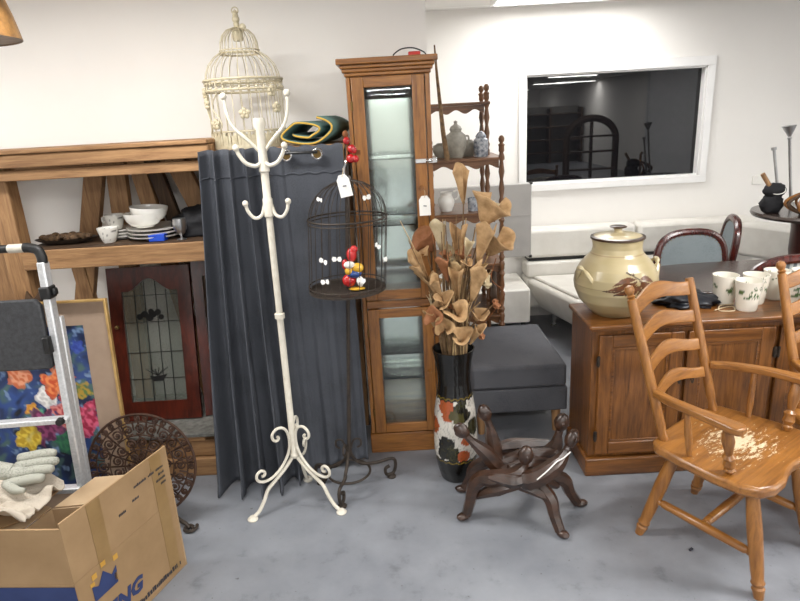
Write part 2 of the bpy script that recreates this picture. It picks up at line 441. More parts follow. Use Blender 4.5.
t = thing('timber_stand', 'pale timber frame hidden behind the grey curtain, its right post showing beside the tall cabinet', 'frame', (-.51, 2.95, 0))
for x0_ in (-.785, -.255):
    for y0_ in (2.765, 3.12): obj('frame_post', MB().bb(x0_, x0_ + .038, y0_, y0_ + .06, 0, 1.575), 'pinez', t, bevel=.003)
obj('frame_top', MB().bb(-.79, -.212, 2.76, 3.19, 1.576, 1.600), 'pinex', t, bevel=.003)
obj('frame_rail', MB().bb(-.746, -.256, 3.13, 3.17, .3, .36), 'pinex', t, bevel=.003)

# leadlight cabinet doors leaning on the rack's base shelf
def leadlight(x0, x1, yb, yt, zb, zt, label, mname, glassy=True):
    t = thing('cabinet_door', label, 'cabinet door', ((x0 + x1) / 2, yb, zb))
    O = V((x0, yb, zb)); U = V((x1 - x0, 0, 0)).normalized(); W = x1 - x0
    Dv = V((0, yt - yb, zt - zb)); H = Dv.length; Dv.normalize(); N = U.cross(Dv)   # N points to viewer (-y)
    def P(u, v, n=0): return O + U * u + Dv * v + N * n
    s = .068; th = .022
    arch = []
    na = 24
    for i in range(na + 1):
        q = i / na; u = s + (W - 2 * s) * q
        v = H - .125 + .065 * (.5 + .5 * math.cos(PI * min(1, abs(2 * q - 1) * 1.25)))
        arch.append((u, v))
    mb = MB()
    mb.prism([(0, 0), (s, 0), (s, H), (0, H)], P(0, 0), U, Dv, th); mb.prism([(W - s, 0), (W, 0), (W, H), (W - s, H)], P(0, 0), U, Dv, th)
    mb.prism([(s, 0), (W - s, 0), (W - s, .1), (s, .1)], P(0, 0), U, Dv, th)
    for (a, b) in zip(arch[:-1], arch[1:]): mb.prism([a, b, (b[0], H), (a[0], H)], P(0, 0), U, Dv, th)
    obj('door_frame', mb, mname, t, bevel=.0)
    mb = MB(); mb.prism([(s - .006, .09), (W - s + .006, .09), (W - s + .006, H - .05), (s - .006, H - .05)], P(0, 0, .006), U, Dv, .004)
    gl = obj('leaded_pane', mb, 'sheenglass', t)
    mb = MB()
    def L(u0, v0, u1, v1, w=.004): mb.bar(P(u0, v0, .012), P(u1, v1, .012), w, .004, N)
    for k in (.22, .4, .6, .78): L(s + (W - 2 * s) * k, .1, s + (W - 2 * s) * k, H - (.075 if .3 < k < .7 else .12), .0035)
    for v in (.22, .36, .52, .66): L(s, v, W - s, v, .003)
    for i, (du, dv, rr) in enumerate([(-.05, .0, .016), (-.025, .012, .018), (.0, -.006, .02), (.022, .01, .017), (.045, .02, .016), (.06, -.006, .014), (.01, .024, .015)]):
        mb.lathe([(0, 0), (rr, 0), (rr, .004), (0, .004)], P(W * .47 + du, H * .68 + dv, .011), 12, A=Matrix((U, Dv, N)).transposed())
    mb.prism([(W * .40, H * .29), (W * .45, H * .255), (W * .56, H * .255), (W * .62, H * .3), (W * .55, H * .292), (W * .46, H * .287)], P(0, 0, .012), U, Dv, .003)
    for k in range(6):
        L(W * .5, H * .29, W * (.36 + .055 * k), H * (.335 + .01 * (k % 2)), .003)
    obj('lead_lines', mb, 'lead', gl)
    mb = MB(); mb.ball(P(.035, H * .62, .033), .011)
    obj('door_knob', mb, 'brass', t)
    return t
leadlight(-1.505, -1.078, 2.885, 3.045, .238, 1.03, 'dark red glazed cupboard door with leaded flower panel leaning inside the rack', 'redz')
mb = MB()
t = thing('cabinet_door', 'dark brown door standing behind the glazed red door, beside the curtain', 'cabinet door', (-.97, 2.96, .236))
mb = MB(); O = V((-1.068, 2.9, .237)); X = V((.19, .06, 0))
q = lambda a, z, d: O + X * a + V((0, .13 * z / .8 + d, z))
mb.slab([q(0, 0, 0), q(.25, 0, 0), q(.25, .83, 0), q(0, .83, 0)], .02); mb.slab([q(.75, 0, 0), q(1, 0, 0), q(1, .83, 0), q(.75, .83, 0)], .02)
mb.slab([q(.25, 0, 0), q(.75, 0, 0), q(.75, .1, 0), q(.25, .1, 0)], .02); mb.slab([q(.25, .73, 0), q(.75, .73, 0), q(.75, .83, 0), q(.25, .83, 0)], .02)
obj('door_frame', mb, 'redz', t)
obj('door_panel', MB().slab([q(.24, .08, .012), q(.76, .08, .012), q(.76, .75, .012), q(.24, .75, .012)], .006), 'darkz', t)
mb = MB(); mb.ball(q(.86, .46, -.028), .01); mb.ball(q(.88, .25, -.028), .008)
obj('door_knob', mb, 'brass', t)

# dishes on the rack's upper tier
SZ = 1.2
def lathe_thing(name, prof, c, m, label, cat, group=None, n=32, cf=None, A=None):
    return single(name, MB().lathe(prof, c, n, cf, A), m, label, cat, group, loc=c)
plate = lambda r: [(0, 0), (r * .55, 0), (r * .6, .003), (r * .97, .014), (r, .021), (r * .97, .021), (r * .62, .009), (0, .007)]
for i in range(3): lathe_thing('plate', plate(.135), (-1.17, 2.93, SZ + .018 * i + .0005), 'china', ['white dinner plate at the bottom of the stack under the bowls', 'white dinner plate in the middle of the stack under the bowls', 'white dinner plate on top of the stack, directly under the bowls'][i], 'plate', 'white plates stacked on the rack')
bowl = [(0, 0), (.042, 0), (.045, .005), (.066, .014), (.08, .032), (.087, .055), (.09, .07), (.086, .069), (.083, .055), (.075, .034), (.05, .016), (0, .01)]
lathe_thing('bowl', bowl, (-1.21, 2.90, SZ + .0585), 'china', 'white round bowl on the plate stack, the front lower one', 'bowl', 'white bowls on the rack')
A = Matrix.Rotation(.09, 3, 'Y')
lathe_thing('bowl', [(r_ * .98, z_) for r_, z_ in bowl], (-1.19, 2.915, SZ + .0585 + .024), 'china', 'white bowl nested crookedly inside the other white bowl', 'bowl', 'white bowls on the rack', A=A)
for i in range(3): lathe_thing('saucer', plate(.085), (-1.35, 2.97, SZ + .015 * i + .0005), 'china', ['lowest white saucer of the small stack behind the patterned cups', 'middle white saucer of the small stack behind the patterned cups', 'top white saucer of the small stack, under a patterned cup'][i], 'saucer', 'white saucers on the rack')
cupp = [(0, 0), (.026, 0), (.028, .004), (.036, .02), (.046, .058), (.048, .072), (.045, .071), (.042, .056), (.03, .02), (0, .008)]
def cupcol(a, z):
    w = lin('#ebe8e0'); d = lin('#4a4a48')
    f = nz(math.cos(a) * 4, math.sin(a) * 4, z * 60)
    return mixc(w, d, (f - .28) * 8 if .015 < z < .06 else 0)
M['cupv'] = vcol('patterned_china', .15, .5)
def fine(prof, k=4):
    out = []
    for (a, b), (c_, d_) in zip(prof[:-1], prof[1:]):
        for i in range(k): out.append((a + (c_ - a) * i / k, b + (d_ - b) * i / k))
    return out + [prof[-1]]
def cup(c, label, sc=1, ang=0):
    t = thing('cup', label, 'cup', c, 'patterned cups on the rack')
    obj('cup_body', MB().lathe([(r_ * sc, z_ * sc) for r_, z_ in fine(cupp)], c, 48, cupcol), 'cupv', t)
    c = V(c); d = V((math.cos(ang), math.sin(ang), 0))
    obj('handle', MB().tube(cr([c + d * .043 * sc + V((0, 0, .06)) * sc, c + d * .07 * sc + V((0, 0, .056)) * sc, c + d * .07 * sc + V((0, 0, .034)) * sc, c + d * .04 * sc + V((0, 0, .026)) * sc], 5), .004, 6), 'china', t)
cup((-1.372, 2.855, SZ), 'white cup with dark sprig pattern standing on the shelf in front of the saucers', 1.0, 2.6)
cup((-1.385, 2.975, SZ + .044), 'white patterned cup sitting up on the stack of saucers', 1.0, 2.9)
mb = MB()
t = thing('pinecone_tray', 'dark oval tray heaped with brown cones, left end of the shelf', 'tray', (-1.6, 2.9, SZ))
mb.lathe([(0, 0), (.09, 0), (.145, .022), (.15, .026), (.142, .024), (.09, .006), (0, .006)], (-1.6, 2.9, SZ), 28, A=Matrix.Diagonal((1, .5, 1)))
obj('tray_base', mb, 'blackiron', t)
mb = MB()
for i in range(34):
    a = rnd.random() * 6.28; q_ = math.sqrt(rnd.random())
    mb.ball((-1.6 + .115 * q_ * math.cos(a), 2.9 + .05 * q_ * math.sin(a), SZ + .026 + rnd.random() * .012), .016, (1.2, .8, .8), n=7, m=5, dis=.4, seed=i)
o = obj('cones', mb, plain('brown_cones', '#3a2818', '#6a5034', .8, scale=60), t); o['kind'] = 'stuff'
single('box', MB().bb(-1.165, -1.09, 2.80, 2.85, SZ, SZ + .034), 'blueplas', 'small bright blue box on the front edge of the shelf', 'box', bevel=.003)
mb = MB().lathe([(0, 0), (.022, 0), (.023, .003), (.006, .008), (.005, .02), (.018, .03), (.03, .055), (.032, .078), (.029, .1), (.028, .1), (.03, .078), (.02, .04), (0, .034)], (-1.015, 2.82, SZ), 24)
single('goblet', mb, 'silver', 'small silver goblet on the shelf in front of the black cloth', 'goblet')
def lump(c, sc, dis, fq, seed, flat=None):
    mb = MB(); mb.ball(c, 1, sc, n=36, m=22, dis=dis, fq=fq, seed=seed)
    if flat is not None:
        for p_ in mb.v: p_.z = max(p_.z, flat)
    return mb
single('cloth', lump((-.92, 2.96, SZ + .03), (.17, .09, .11), .35, 3, 4, SZ), 'blackcloth', 'crumpled black cloth heaped on the shelf next to the curtain', 'cloth', smooth=180)

# ------------------------------------------------------------------ curtain
t = thing('curtain', 'slate grey eyelet curtain hanging in front of the pine rack to the floor', 'curtain', (-.55, 2.58, 0))
def cpos(u, v):
    # u across, v 0 at the top .. 1 at the bottom
    xt = -.838 + .626 * u; xb = -.94 + .735 * u ** .8
    e = v ** 1.15
    x = xt + (xb - xt) * e
    fold = 1 - min(1, max(0, (u - .42) / .16))
    A_ = (.03 + .042 * v) * fold + .009 * v * (1 - fold)
    ph = u * 2 * PI * 9.2 + .6 * math.sin(v * 2 + u * 5)
    y = 2.70 - .045 * fold - A_ * (math.sin(ph) + .25 * math.sin(2.3 * ph + 1)) - .125 * v * fold - .012 * math.sin(3 * u + v * 4) * v
    y += .02 * v * max(0, u - .6)
    x += .012 * fold * math.cos(ph) * (1 + v)
    z = 1.603 * (1 - v) + .012 * v - .004 * math.sin(ph) * (1 - v)
    z += .05 * v ** 6 * max(0, u - .62) * 2
    if v > .97: y -= .01
    return V((x, y, max(z, .006)))
mb = MB(); mb.grid(cpos, 220, 60)
obj('curtain_cloth', mb, 'curtain', t, smooth=180, solid=.003)
def hem(u, v): q_ = cpos(u, .072 + .004 * v); q_.y -= .003; return q_
mb = MB(); mb.grid(hem, 220, 1); obj('heading_seam', mb, 'curtain', t, smooth=180, solid=.004)
for x in (-.455, -.322):
    mb = MB().ring((x, 2.668, 1.566), .021, .005, 28, 8, (1, 0, 0), (0, 0, 1)); obj('eyelet', mb, 'chrome', t)
    mb = MB(); mb.lathe([(0, 0), (.019, 0), (.019, .002), (0, .002)], (x, 2.672, 1.566), 24, A=Matrix.Rotation(PI / 2, 3, 'X')); obj('eyelet_hole', mb, 'brass', t)
t = thing('curtain_rod', 'thin black rod threaded through the eyelets of the grey curtain', 'curtain rod', (-.39, 2.65, 1.57))
mb = MB().tube([(-.462, 2.664, 1.575), (-.44, 2.652, 1.577), (-.345, 2.652, 1.575), (-.322, 2.665, 1.574)], .006, 8)
obj('rod', mb, 'black', t)

# ------------------------------------------------------------------ cream birdcage on the rack
def cream_cage(c):
    t = thing('bird_cage', 'tall cream wire birdcage with bell shaped dome standing above the curtain top', 'birdcage', c)
    c = V(c); R = .168
    H1, H2 = .252, .296
    for z, r_, k in ((.01, R, .006), (.075, R, .004), (H1, R + .004, .006), (H2, R + .008, .006), (H2 - .012, R + .004, .003), (.41, .086, .005), (.422, .087, .003)):
        obj('ring', MB().ring(c + V((0, 0, z)), r_, k, 48), 'creamiron', t)
    w = MB(); n = 26
    for i in range(n):
        a = 2 * PI * i / n; d = V((math.cos(a), math.sin(a), 0))
        pr = [(R, .01), (R, H2), (R * .97, H2 + .03), (R * .88, H2 + .068), (R * .72, H2 + .098), (.088, H2 + .12), (.084, .43), (.082, .458), (.072, .485), (.05, .507), (.012, .52)]
        w.tube([c + d * r_ + V((0, 0, z)) for r_, z in pr], .0019, 5)
    obj('wire_bars', w, 'creamiron', t)
    f_ = MB()
    for i in range(30):
        a = 2 * PI * i / 30; d = V((math.cos(a), math.sin(a), 0)); tn = V((-d.y, d.x, 0))
        b_ = c + d * (R + .006) + V((0, 0, (H1 + H2) / 2))
        f_.tube(spiral(b_ + V((0, 0, .010)), .003, .011, 0, 1.2, tn, V((0, 0, 1)), 12), .0022, 4)
        f_.tube([b_ + V((0, 0, -.026)), b_ + V((0, 0, -.004))], .003, 5); f_.ball(b_ + V((0, 0, -.014)), .006, n=6, m=4)
    obj('scroll_frieze', f_, 'creamiron', t)
    bnd = MB()
    n = 72
    for i in range(n):
        a = 2 * PI * i / n; a2 = a + 2 * PI / n * (.72 if i % 3 else 1)
        q_ = [c + V((math.cos(x) * (R + .003), math.sin(x) * (R + .003), z)) for x, z in ((a, .012), (a2, .012), (a2, .07), (a, .07))]
        if i % 2: q_[2].z -= .012; q_[3].z -= .012
        bnd.slab(q_, .002)
    obj('pierced_base_band', bnd, 'creamiron', t)
    bs = MB().lathe([(0, 0), (R + .006, 0), (R + .006, .008), (0, .008)], c, 48); obj('base_tray', bs, 'creamiron', t)
    for (a, z) in ((-PI * .45, .15), (-PI * .85, .20), (-PI * .72, .11), (-PI * .16, .17), (-PI * .9, .245), (-PI * .2, .24)):
        d = V((math.cos(a), math.sin(a), 0)); tn = V((-d.y, d.x, 0)); b_ = c + d * (R + .008) + V((0, 0, z)); fl = MB()
        for k in range(5):
            an = k * 2 * PI / 5 + .3; fl.ball(b_ + (tn * math.cos(an) + V((0, 0, 1)) * math.sin(an)) * .015, .011, (1, 1, 1), n=8, m=5)
        fl.ball(b_ - d * 0 + d * .004, .008, n=7, m=5)
        obj('metal_flower', fl, 'creamiron', t)
    for a0 in (-PI * .7, -PI * .84):
        pts = []; vn = MB()
        for i in range(14):
            q_ = i / 13; a = a0 + .14 * math.sin(q_ * 7); pts.append(c + V((math.cos(a) * (R + .006), math.sin(a) * (R + .006), .07 + q_ * .17)))
        vn.tube(pts, .003, 5)
        obj('metal_vine', vn, 'creamiron', t)
    fi = MB()
    fi.turned(c + V((0, 0, .462)), c + V((0, 0, .537)), [(0, .02), (.1, .024), (.5, .024), (.55, .03), (.62, .02), (.8, .012), (1, .014)], 12)
    fi.ball(c + V((0, 0, .552)), .017); fi.turned(c + V((0, 0, .565)), c + V((0, 0, .592)), [(0, .014), (.4, .01), (.6, .013), (1, .002)], 10)
    fi.ball(c + V((.028, -.01, .517)), .016); fi.ring(c + V((0, 0, .587)), .014, .003, 16, 5, (1, 0, 0), (0, 0, 1))
    obj('finial', fi, 'creamiron', t)
    return t
cream_cage((-.66, 2.93, 1.601))

# rolled green mat
def roll(c, r1, y0, y1, sx=.05):
    t = thing('rolled_mat', 'rolled dark green mat with yellow edging lying above the curtain beside the cream birdcage', 'mat', (c[0], (y0 + y1) / 2, c[2] - .045))
    pts = []
    for i in range(70):
        q_ = i / 69; a = -PI * .9 + q_ * 2 * PI * 1.62
        rr = r1 * (.28 + .72 * q_); pts.append((c[0] + rr * 1.55 * math.cos(a) + .012 * math.sin(3 * a), c[2] + rr * .84 * math.sin(a) * (1 if math.sin(a) > 0 else .85)))
    zmin = min(p_[1] for p_ in pts); pts = [(a, b - zmin + 1.607) for a, b in pts]
    def sh(off, th, ya, yb, m, nm):
        mb = MB(); vs = []
        mb.grid(lambda u, v: V((pts[min(69, int(u * 69 + .5))][0] + sx * v, ya + (yb - ya) * v, pts[min(69, int(u * 69 + .5))][1])), 69, 1)
        obj(nm, mb, m, t, smooth=180, solid=th)
    sh(0, .012, y0, y1, 'greenrug', 'mat_cloth')
    mb = MB().tube([(a, y0, b) for a, b in pts], .0045, 6); obj('edge_binding', mb, 'yellow', t)
roll((-.385, 2.8, 1.66), .084, 2.77, 3.17)

# ------------------------------------------------------------------ white coat rack
t = thing('coat_stand', 'tall white wrought iron coat stand with scrolled feet in front of the grey curtain', 'coat stand', (-.515, 2.42, 0))
B0 = V((-.524, 2.44, .23)); B1 = V((-.507, 2.44, 1.725))
at = lambda z: B0 + (B1 - B0) * ((z - .23) / (1.725 - .23))
mb = MB().turned(B0, B1, [(0, .016), (.01, .022), (.02, .015), (.45, .0145), (.452, .0215), (.466, .0215), (.468, .014), (.74, .014), (.745, .02), (.79, .02), (.795, .016), (.86, .016), (.865, .022), (.9, .018), (.97, .017), (.985, .026), (1, .022)], 16)
obj('pole', mb, 'whiteiron', t)
def hook(pts, r0=.008, ball=.013, name='hook'):
    mb = MB().tube(cr(pts, 7), r0, 8); mb.ball(pts[-1], ball, (1, 1, 1.1)); obj(name, mb, 'whiteiron', t)
for s in (-1, 1):
    b_ = at(1.60)
    hook([b_ + V((s * .012, 0, .0)), b_ + V((s * .05, -.01, .045)), b_ + V((s * .095, -.012, .09)), b_ + V((s * .115, -.012, .14)), b_ + V((s * .122, -.012, .21))], .0068)
    hook([b_ + V((s * .01, -.01, -.045)) * 1, b_ + V((s * .03, -.02, -.055)), b_ + V((s * .062, -.03, -.042)), b_ + V((s * .085, -.032, -.01)), b_ + V((s * .094, -.034, .018))], .008)
    c_ = at(1.395)
    hook([c_ + V((s * .012, 0, -.0)), c_ + V((s * .028, -.01, -.045)), c_ + V((s * .055, -.015, -.055)), c_ + V((s * .078, -.018, -.028)), c_ + V((s * .086, -.02, .006))], .007, .012)
# legs: a cabriole leg with a scroll at the top and one at the knee
def leg(foot, ang_up):
    f_ = V(foot); c_ = at(.27); c_.z = 0; d = (V((f_.x, f_.y, 0)) - c_); L_ = d.length; d.normalize(); up_ = V((0, 0, 1))
    P = lambda a, z: c_ + d * a + up_ * z
    mb = MB().tube(cr([P(.012, .235), P(.05, .195), P(.10, .155), P(L_ * .62, .12), P(L_ * .72, .075), P(L_ * .85, .03), P(L_ - .01, .014)], 7), .0085, 8)
    mb.lathe([(0, 0), (.022, 0), (.024, .006), (.012, .018), (0, .02)], V((f_.x, f_.y, 0)), 16)
    g = obj('leg', mb, 'whiteiron', t)
    # long S scroll: a curl by the pole sweeping down to a curl above the knee
    sc_ = [(.072, .362), (.066, .352), (.076, .342), (.092, .352), (.094, .378), (.074, .398), (.046, .396), (.024, .37), (.017, .32), (.028, .265), (.065, .208), (.115, .172), (.158, .166), (.186, .182), (.188, .21), (.168, .224), (.15, .212), (.154, .196), (.166, .196)]
    mb = MB().tube(cr([P(a_, z_) for a_, z_ in sc_], 5), .0066, 7)
    obj('scroll', mb, 'whiteiron', g)
leg((-.717, 2.31, 0), 0); leg((-.318, 2.325, 0), 0); leg((-.505, 2.60, 0), 0)

# ------------------------------------------------------------------ dark cage on a floor stand
F0 = V((-.294, 2.50, 0)); F1 = V((-.178, 2.50, 1.62)); ax = lambda z: F0 + (F1 - F0) * (z / 1.62)
t = thing('bird_cage_stand', 'dark wire birdcage on a tall scroll footed stand by the curtain', 'birdcage stand', F0)
mb = MB().turned(ax(.18), ax(1.63), [(0, .009), (.03, .013), (.05, .009), (.5, .0085), (1, .007)], 10)
obj('pole', mb, 'blackiron', t)
R = .166
mb = MB().lathe([(0, 0), (R, 0), (R, .010), (R - .004, .011), (R - .006, .004), (0, .004)], ax(1.0), 40); obj('cage_floor', mb, 'blackiron', t)
for z_, k_ in ((1.31, .004), (1.295, .0025), (1.025, .0025)): obj('ring', MB().ring(ax(z_), R, k_, 44), 'blackiron', t)
mb = MB(); n = 26
for i in range(n):
    a = 2 * PI * i / n; d = V((math.cos(a), math.sin(a), 0)); pts = [ax(1.01) + d * (R - .002), ax(1.31) + d * (R - .002)]
    for k in range(1, 8):
        an = k / 7 * PI / 2; pts.append(ax(1.31 + .155 * math.sin(an)) + d * max(.006, (R - .002) * math.cos(an)))
    mb.tube(pts, .0016, 5)
obj('wire_bars', mb, 'blackiron', t)
mb = MB().tube(cr([ax(1.46), ax(1.50) + V((-.012, -.01, 0)), ax(1.535) + V((-.004, -.012, 0)), ax(1.55)], 6), .004, 6); mb.ring(ax(1.47), .012, .004, 16, 6, (1, 0, 0), (0, 0, 1)); obj('hook', mb, 'chrome', t)
def dleg(foot, curl):
    f_ = V(foot); d = V((f_.x - F0.x, f_.y - F0.y, 0)); L_ = d.length; d.normalize(); up_ = V((0, 0, 1)); c_ = V((F0.x, F0.y, 0)) + V((.012, 0, 0)); P = lambda a, z: c_ + d * a + up_ * z
    mb = MB().tube(cr([P(.0, .24), P(.02, .17), P(.06, .125), P(L_ * .7, .105), P(L_ + .03, .1), P(L_ + .045, .06), P(L_ + .03, .022), P(L_ - .005, .022), P(L_ - .01, .055), P(L_ + .012, .065)], 7), .008, 8)
    mb.lathe([(0, 0), (.022, 0), (.022, .006), (.01, .016), (0, .018)], P(L_ + .02, 0), 12)
    g = obj('leg', mb, 'blackiron', t)
    mb = MB().tube(cr([P(.012, .22), P(.03, .26), P(.06, .255), P(.065, .225), P(.045, .215)], 6), .005, 6); obj('scroll', mb, 'blackiron', g)
dleg((-.325, 2.39, 0), 1); dleg((-.12, 2.58, 0), 1); dleg((-.43, 2.56, 0), 1)
mb = MB().ring(ax(.1), .10, .006, 40, 6); obj('foot_ring', mb, 'blackiron', t)
# butterflies on the wires
for i, (a, z, s) in enumerate([(-2.1, 1.16, 1), (-1.75, 1.17, 1), (-2.05, 1.075, 1), (-1.2, 1.075, 1), (-.75, 1.205, .9), (-.42, 1.135, 1), (-2.35, 1.40, .8), (-.95, 1.40, 1), (-1.5, 1.425, 1)]):
    zz = z; rr = R + .006 if z < 1.3 else (R * math.cos(math.asin(min(.99, (z - 1.31) / .155))) + .008)
    b_ = ax(z) + V((math.cos(a) * rr, math.sin(a) * rr, 0)); tn = V((-math.sin(a), math.cos(a), 0)); nn = V((math.cos(a), math.sin(a), 0))
    mb = MB(); tl = rnd.uniform(-.7, .7)
    for sgn in (-1, 1):
        u_ = tn * sgn * math.cos(tl) + V((0, 0, 1)) * math.sin(tl) * sgn; v_ = V((0, 0, 1)) * math.cos(tl) - tn * math.sin(tl)
        mb.prism([(.0, 0), (.004, .012), (.016, .014), (.02, .004), (.016, -.006), (.006, -.006)], b_, u_ * s + nn * .25, v_ * s, .0015)
    obj('butterfly', mb, 'paper', t)
lf = MB()
for dx, dz, rr in ((.0, -.0, .015), (.018, -.032, .017), (.026, -.038, .014), (.012, -.07, .018), (.03, -.072, .015)):
    obj('berry', MB().ball(ax(1.62) + V((dx, -.02, dz)), rr), 'berry', t)
lf.ball(ax(1.645) + V((-.005, -.01, 0)), .012, (1, 1, 1.2)); lf.tube([ax(1.53) + V((0, -.012, 0)), ax(1.6) + V((.004, -.02, 0)), ax(1.66) + V((-.004, -.012, 0))], .004, 6)
lf.box(ax(1.56) + V((.045, -.01, .012)), (.022, .012, .018))
obj('berry_stem', lf, 'petalb', t)
# figure inside the cage: painted bird
fb = V((-.192, 2.46, 1.0045)); t = thing('bird_figurine', 'small bright red, yellow and blue ornament standing inside the dark birdcage', 'figurine', fb)
mb = MB(); mb.ball(fb + V((-.018, 0, .045)), .03, (1, .8, .95)); mb.ball(fb + V((.0, 0, .155)), .024, (.9, .8, 1.3)); mb.ball(fb + V((.012, 0, .178)), .016); mb.ball(fb + V((-.03, 0, .115)), .014, (1, 1, 1.6)); obj('red_body', mb, 'cage_red', t)
mb = MB(); mb.ball(fb + V((.005, -.004, .075)), .03, (1.1, .8, .7)); obj('blue_jacket', mb, 'cage_blu', t)
mb = MB(); mb.ball(fb + V((.022, -.008, .1)), .024, (1.1, .8, .9)); mb.ball(fb + V((-.015, -.01, .088)), .018); obj('yellow_patch', mb, 'cage_yel', t); obj('yellow_foot', MB().ball(fb + V((.012, 0, .008)), .028, (1.3, .8, .28)), 'cage_yel', t)
mb = MB(); mb.ball(fb + V((-.012, -.012, .115)), .022, (1.1, .8, .7)); mb.ball(fb + V((.03, -.01, .04)), .018, (.8, .6, 1.3)); obj('white_patch', mb, 'china', t)

# paper tags
def ptag(top, w, h, tilt, label, hangfrom):
    t = thing('price_tag', label, 'tag', top); top = V(top); ca, sa = math.cos(tilt), math.sin(tilt)
    u = V((ca, 0, sa)); v = V((-sa, 0, ca)) * -1
    mb = MB().prism([(-w / 2, h), (-w / 2, .018), (-w * .25, 0), (w * .25, 0), (w / 2, .018), (w / 2, h)], top, u, v, .0015)
    obj('tag_card', mb, 'paper', t)
    mb = MB().tube(cr([V(hangfrom), (V(hangfrom) + top) / 2 + V((.004, 0, 0)), top + v * .008 + V((0, -.003, 0))], 5), .0012, 5); obj('string', mb, 'hemp', t)
    mb = MB().bar(top + v * h * .5 + u * -.006 + V((0, -.0022, 0)), top + v * h * .52 + u * .008 + V((0, -.0022, 0)), .004, .0008, (0, 1, 0)); obj('pen_mark', mb, 'ink', t)
ptag((-.195, 2.318, 1.502), .048, .085, .18, 'white price tag tied to the top of the dark birdcage', (-.19, 2.335, 1.525))
ptag((.139, 2.795, 1.345), .052, .092, .02, 'white price tag hanging from the tall cabinet door knob', (.139, 2.799, 1.372))

# ------------------------------------------------------------------ tall display cabinet
t = thing('display_cabinet', 'tall narrow honey wood display cabinet with two glass doors', 'cabinet', (-.015, 3.0, 0))
x0, x1, y0, y1 = -.186, .186, 2.835, 3.17
mb = MB().bb(x0, x0 + .02, y0, y1, .115, 1.88); mb.bb(x1 - .02, x1, y0, y1, .115, 1.88); obj('side_panel', mb, 'cabz', t, bevel=.002)
mb = MB().bb(x0 + .02, x1 - .02, y0 + .02, y1, .115, .135); mb.bb(x0 + .02, x1 - .02, y0 + .012, y1, .805, .835); mb.bb(x0 + .02, x1 - .02, y0, y1, 1.86, 1.88); obj('carcass_board', mb, 'cabx', t)
obj('back_panel', MB().bb(x0 + .02, x1 - .02, y1 - .012, y1 - .004, .135, 1.86), 'mirrorgrey', t)
mb = MB()
for xx in (x0 + .021, x1 - .046): mb.bb(xx, xx + .025, y1 - .04, y1 - .013, .135, 1.80)
mb.bb(x0 + .021, x1 - .021, y1 - .04, y1 - .013, 1.79, 1.858)
obj('inner_frame', mb, 'darkz', t)
obj('plinth', MB().bb(x0 - .008, x1 + .004, y0 - .018, y1, 0, .112), 'cabx', t, bevel=.004)
obj('mid_rail', MB().bb(x0 + .02, x1 - .02, y0 - .008, y0 + .011, .80, .838), 'cabx', t, bevel=.003)
obj('face_stile', MB().bb(x0, x0 + .018, y0 - .014, y0 - .0005, .115, 1.878), 'cabz', t, bevel=.002)
obj('face_stile', MB().bb(x1 - .022, x1, y0 - .014, y0 - .0005, .115, 1.878), 'cabz', t, bevel=.002)
for i, (z0, z1, e) in enumerate([(1.88, 1.896, .006), (1.896, 1.912, .014), (1.912, 1.928, .022), (1.928, 1.953, .036)]):
    obj('cornice_moulding', MB().bb(x0 - e, x1 + e, y0 - .014 - e, y1, z0, z1), 'cabx', t, bevel=.004)
def cdoor(z0, z1, nm):
    a, b = x0 + .022, x1 - .026; s = .055; ya, yb = y0 - .02, y0 - .001
    mb = MB().bb(a, a + s, ya, yb, z0, z1); mb.bb(b - s, b, ya, yb, z0, z1)
    d = obj('glass_door', mb, 'cabz', t, bevel=.003)
    obj('door_rail', MB().bb(a + s, b - s, ya, yb, z0, z0 + .05), 'cabx', d, bevel=.003); obj('door_rail', MB().bb(a + s, b - s, ya, yb, z1 - .045, z1), 'cabx', d, bevel=.003)
    obj('pane', MB().bb(a + s - .004, b - s + .004, yb - .008, yb - .004, z0 + .045, z1 - .04), 'cabglass', d)
    k = MB().turned((b - .03, ya, (z0 + z1) / 2 + (.02 if z0 > .5 else 0)), (b - .03, ya - .022, (z0 + z1) / 2 + (.02 if z0 > .5 else 0)), [(0, .006), (.4, .006), (.6, .011), (1, .009)], 12); obj('knob', k, 'cabx', d)
    h = MB()
    for zz in (z0 + .12, z1 - .12): obj('hinge', MB().tube([(a - .002, ya - .002, zz - .02), (a - .002, ya - .002, zz + .02)], .004, 8), 'brass', d)
cdoor(.845, 1.876, 'upper'); cdoor(.118, .797, 'lower')
obj('glass_shelf', MB().bb(x0 + .022, x1 - .022, 2.86, 3.12, 1.512, 1.519), 'cabglass', t)
obj('glass_shelf', MB().bb(x0 + .022, x1 - .022, 2.86, 3.12, 1.20, 1.207), 'cabglass', t)
obj('wooden_shelf', MB().bb(x0 + .022, x1 - .022, 2.86, 3.12, .40, .416), 'cabglass', t)
mb = MB().bb(x1 - .08, x1 - .03, y0 - .028, y0 - .0205, 1.492, 1.512); mb.bb(x1 - .02, x1 + .02, y0 - .026, y0 - .0145, 1.49, 1.512); mb.turned((x1 - .028, y0 - .03, 1.502), (x1 + .0, y0 - .03, 1.502), [(0, .007), (1, .007)], 8)
obj('latch', mb, 'chrome', t, bevel=.002)
single('box', MB().bb(.10, .155, 2.92, 2.96, 1.954, 1.98), 'redp', 'little red block lying on top of the tall cabinet', 'block', bevel=.003)
single('cable', MB().tube(cr([(.03, 2.86, 1.957), (.035, 2.87, 1.968), (.07, 2.9, 1.99), (.12, 2.9, 1.992), (.165, 2.9, 1.975), (.185, 2.92, 1.957)], 7), .003, 6), 'black', 'thin black cable looped across the top of the tall cabinet', 'cable')

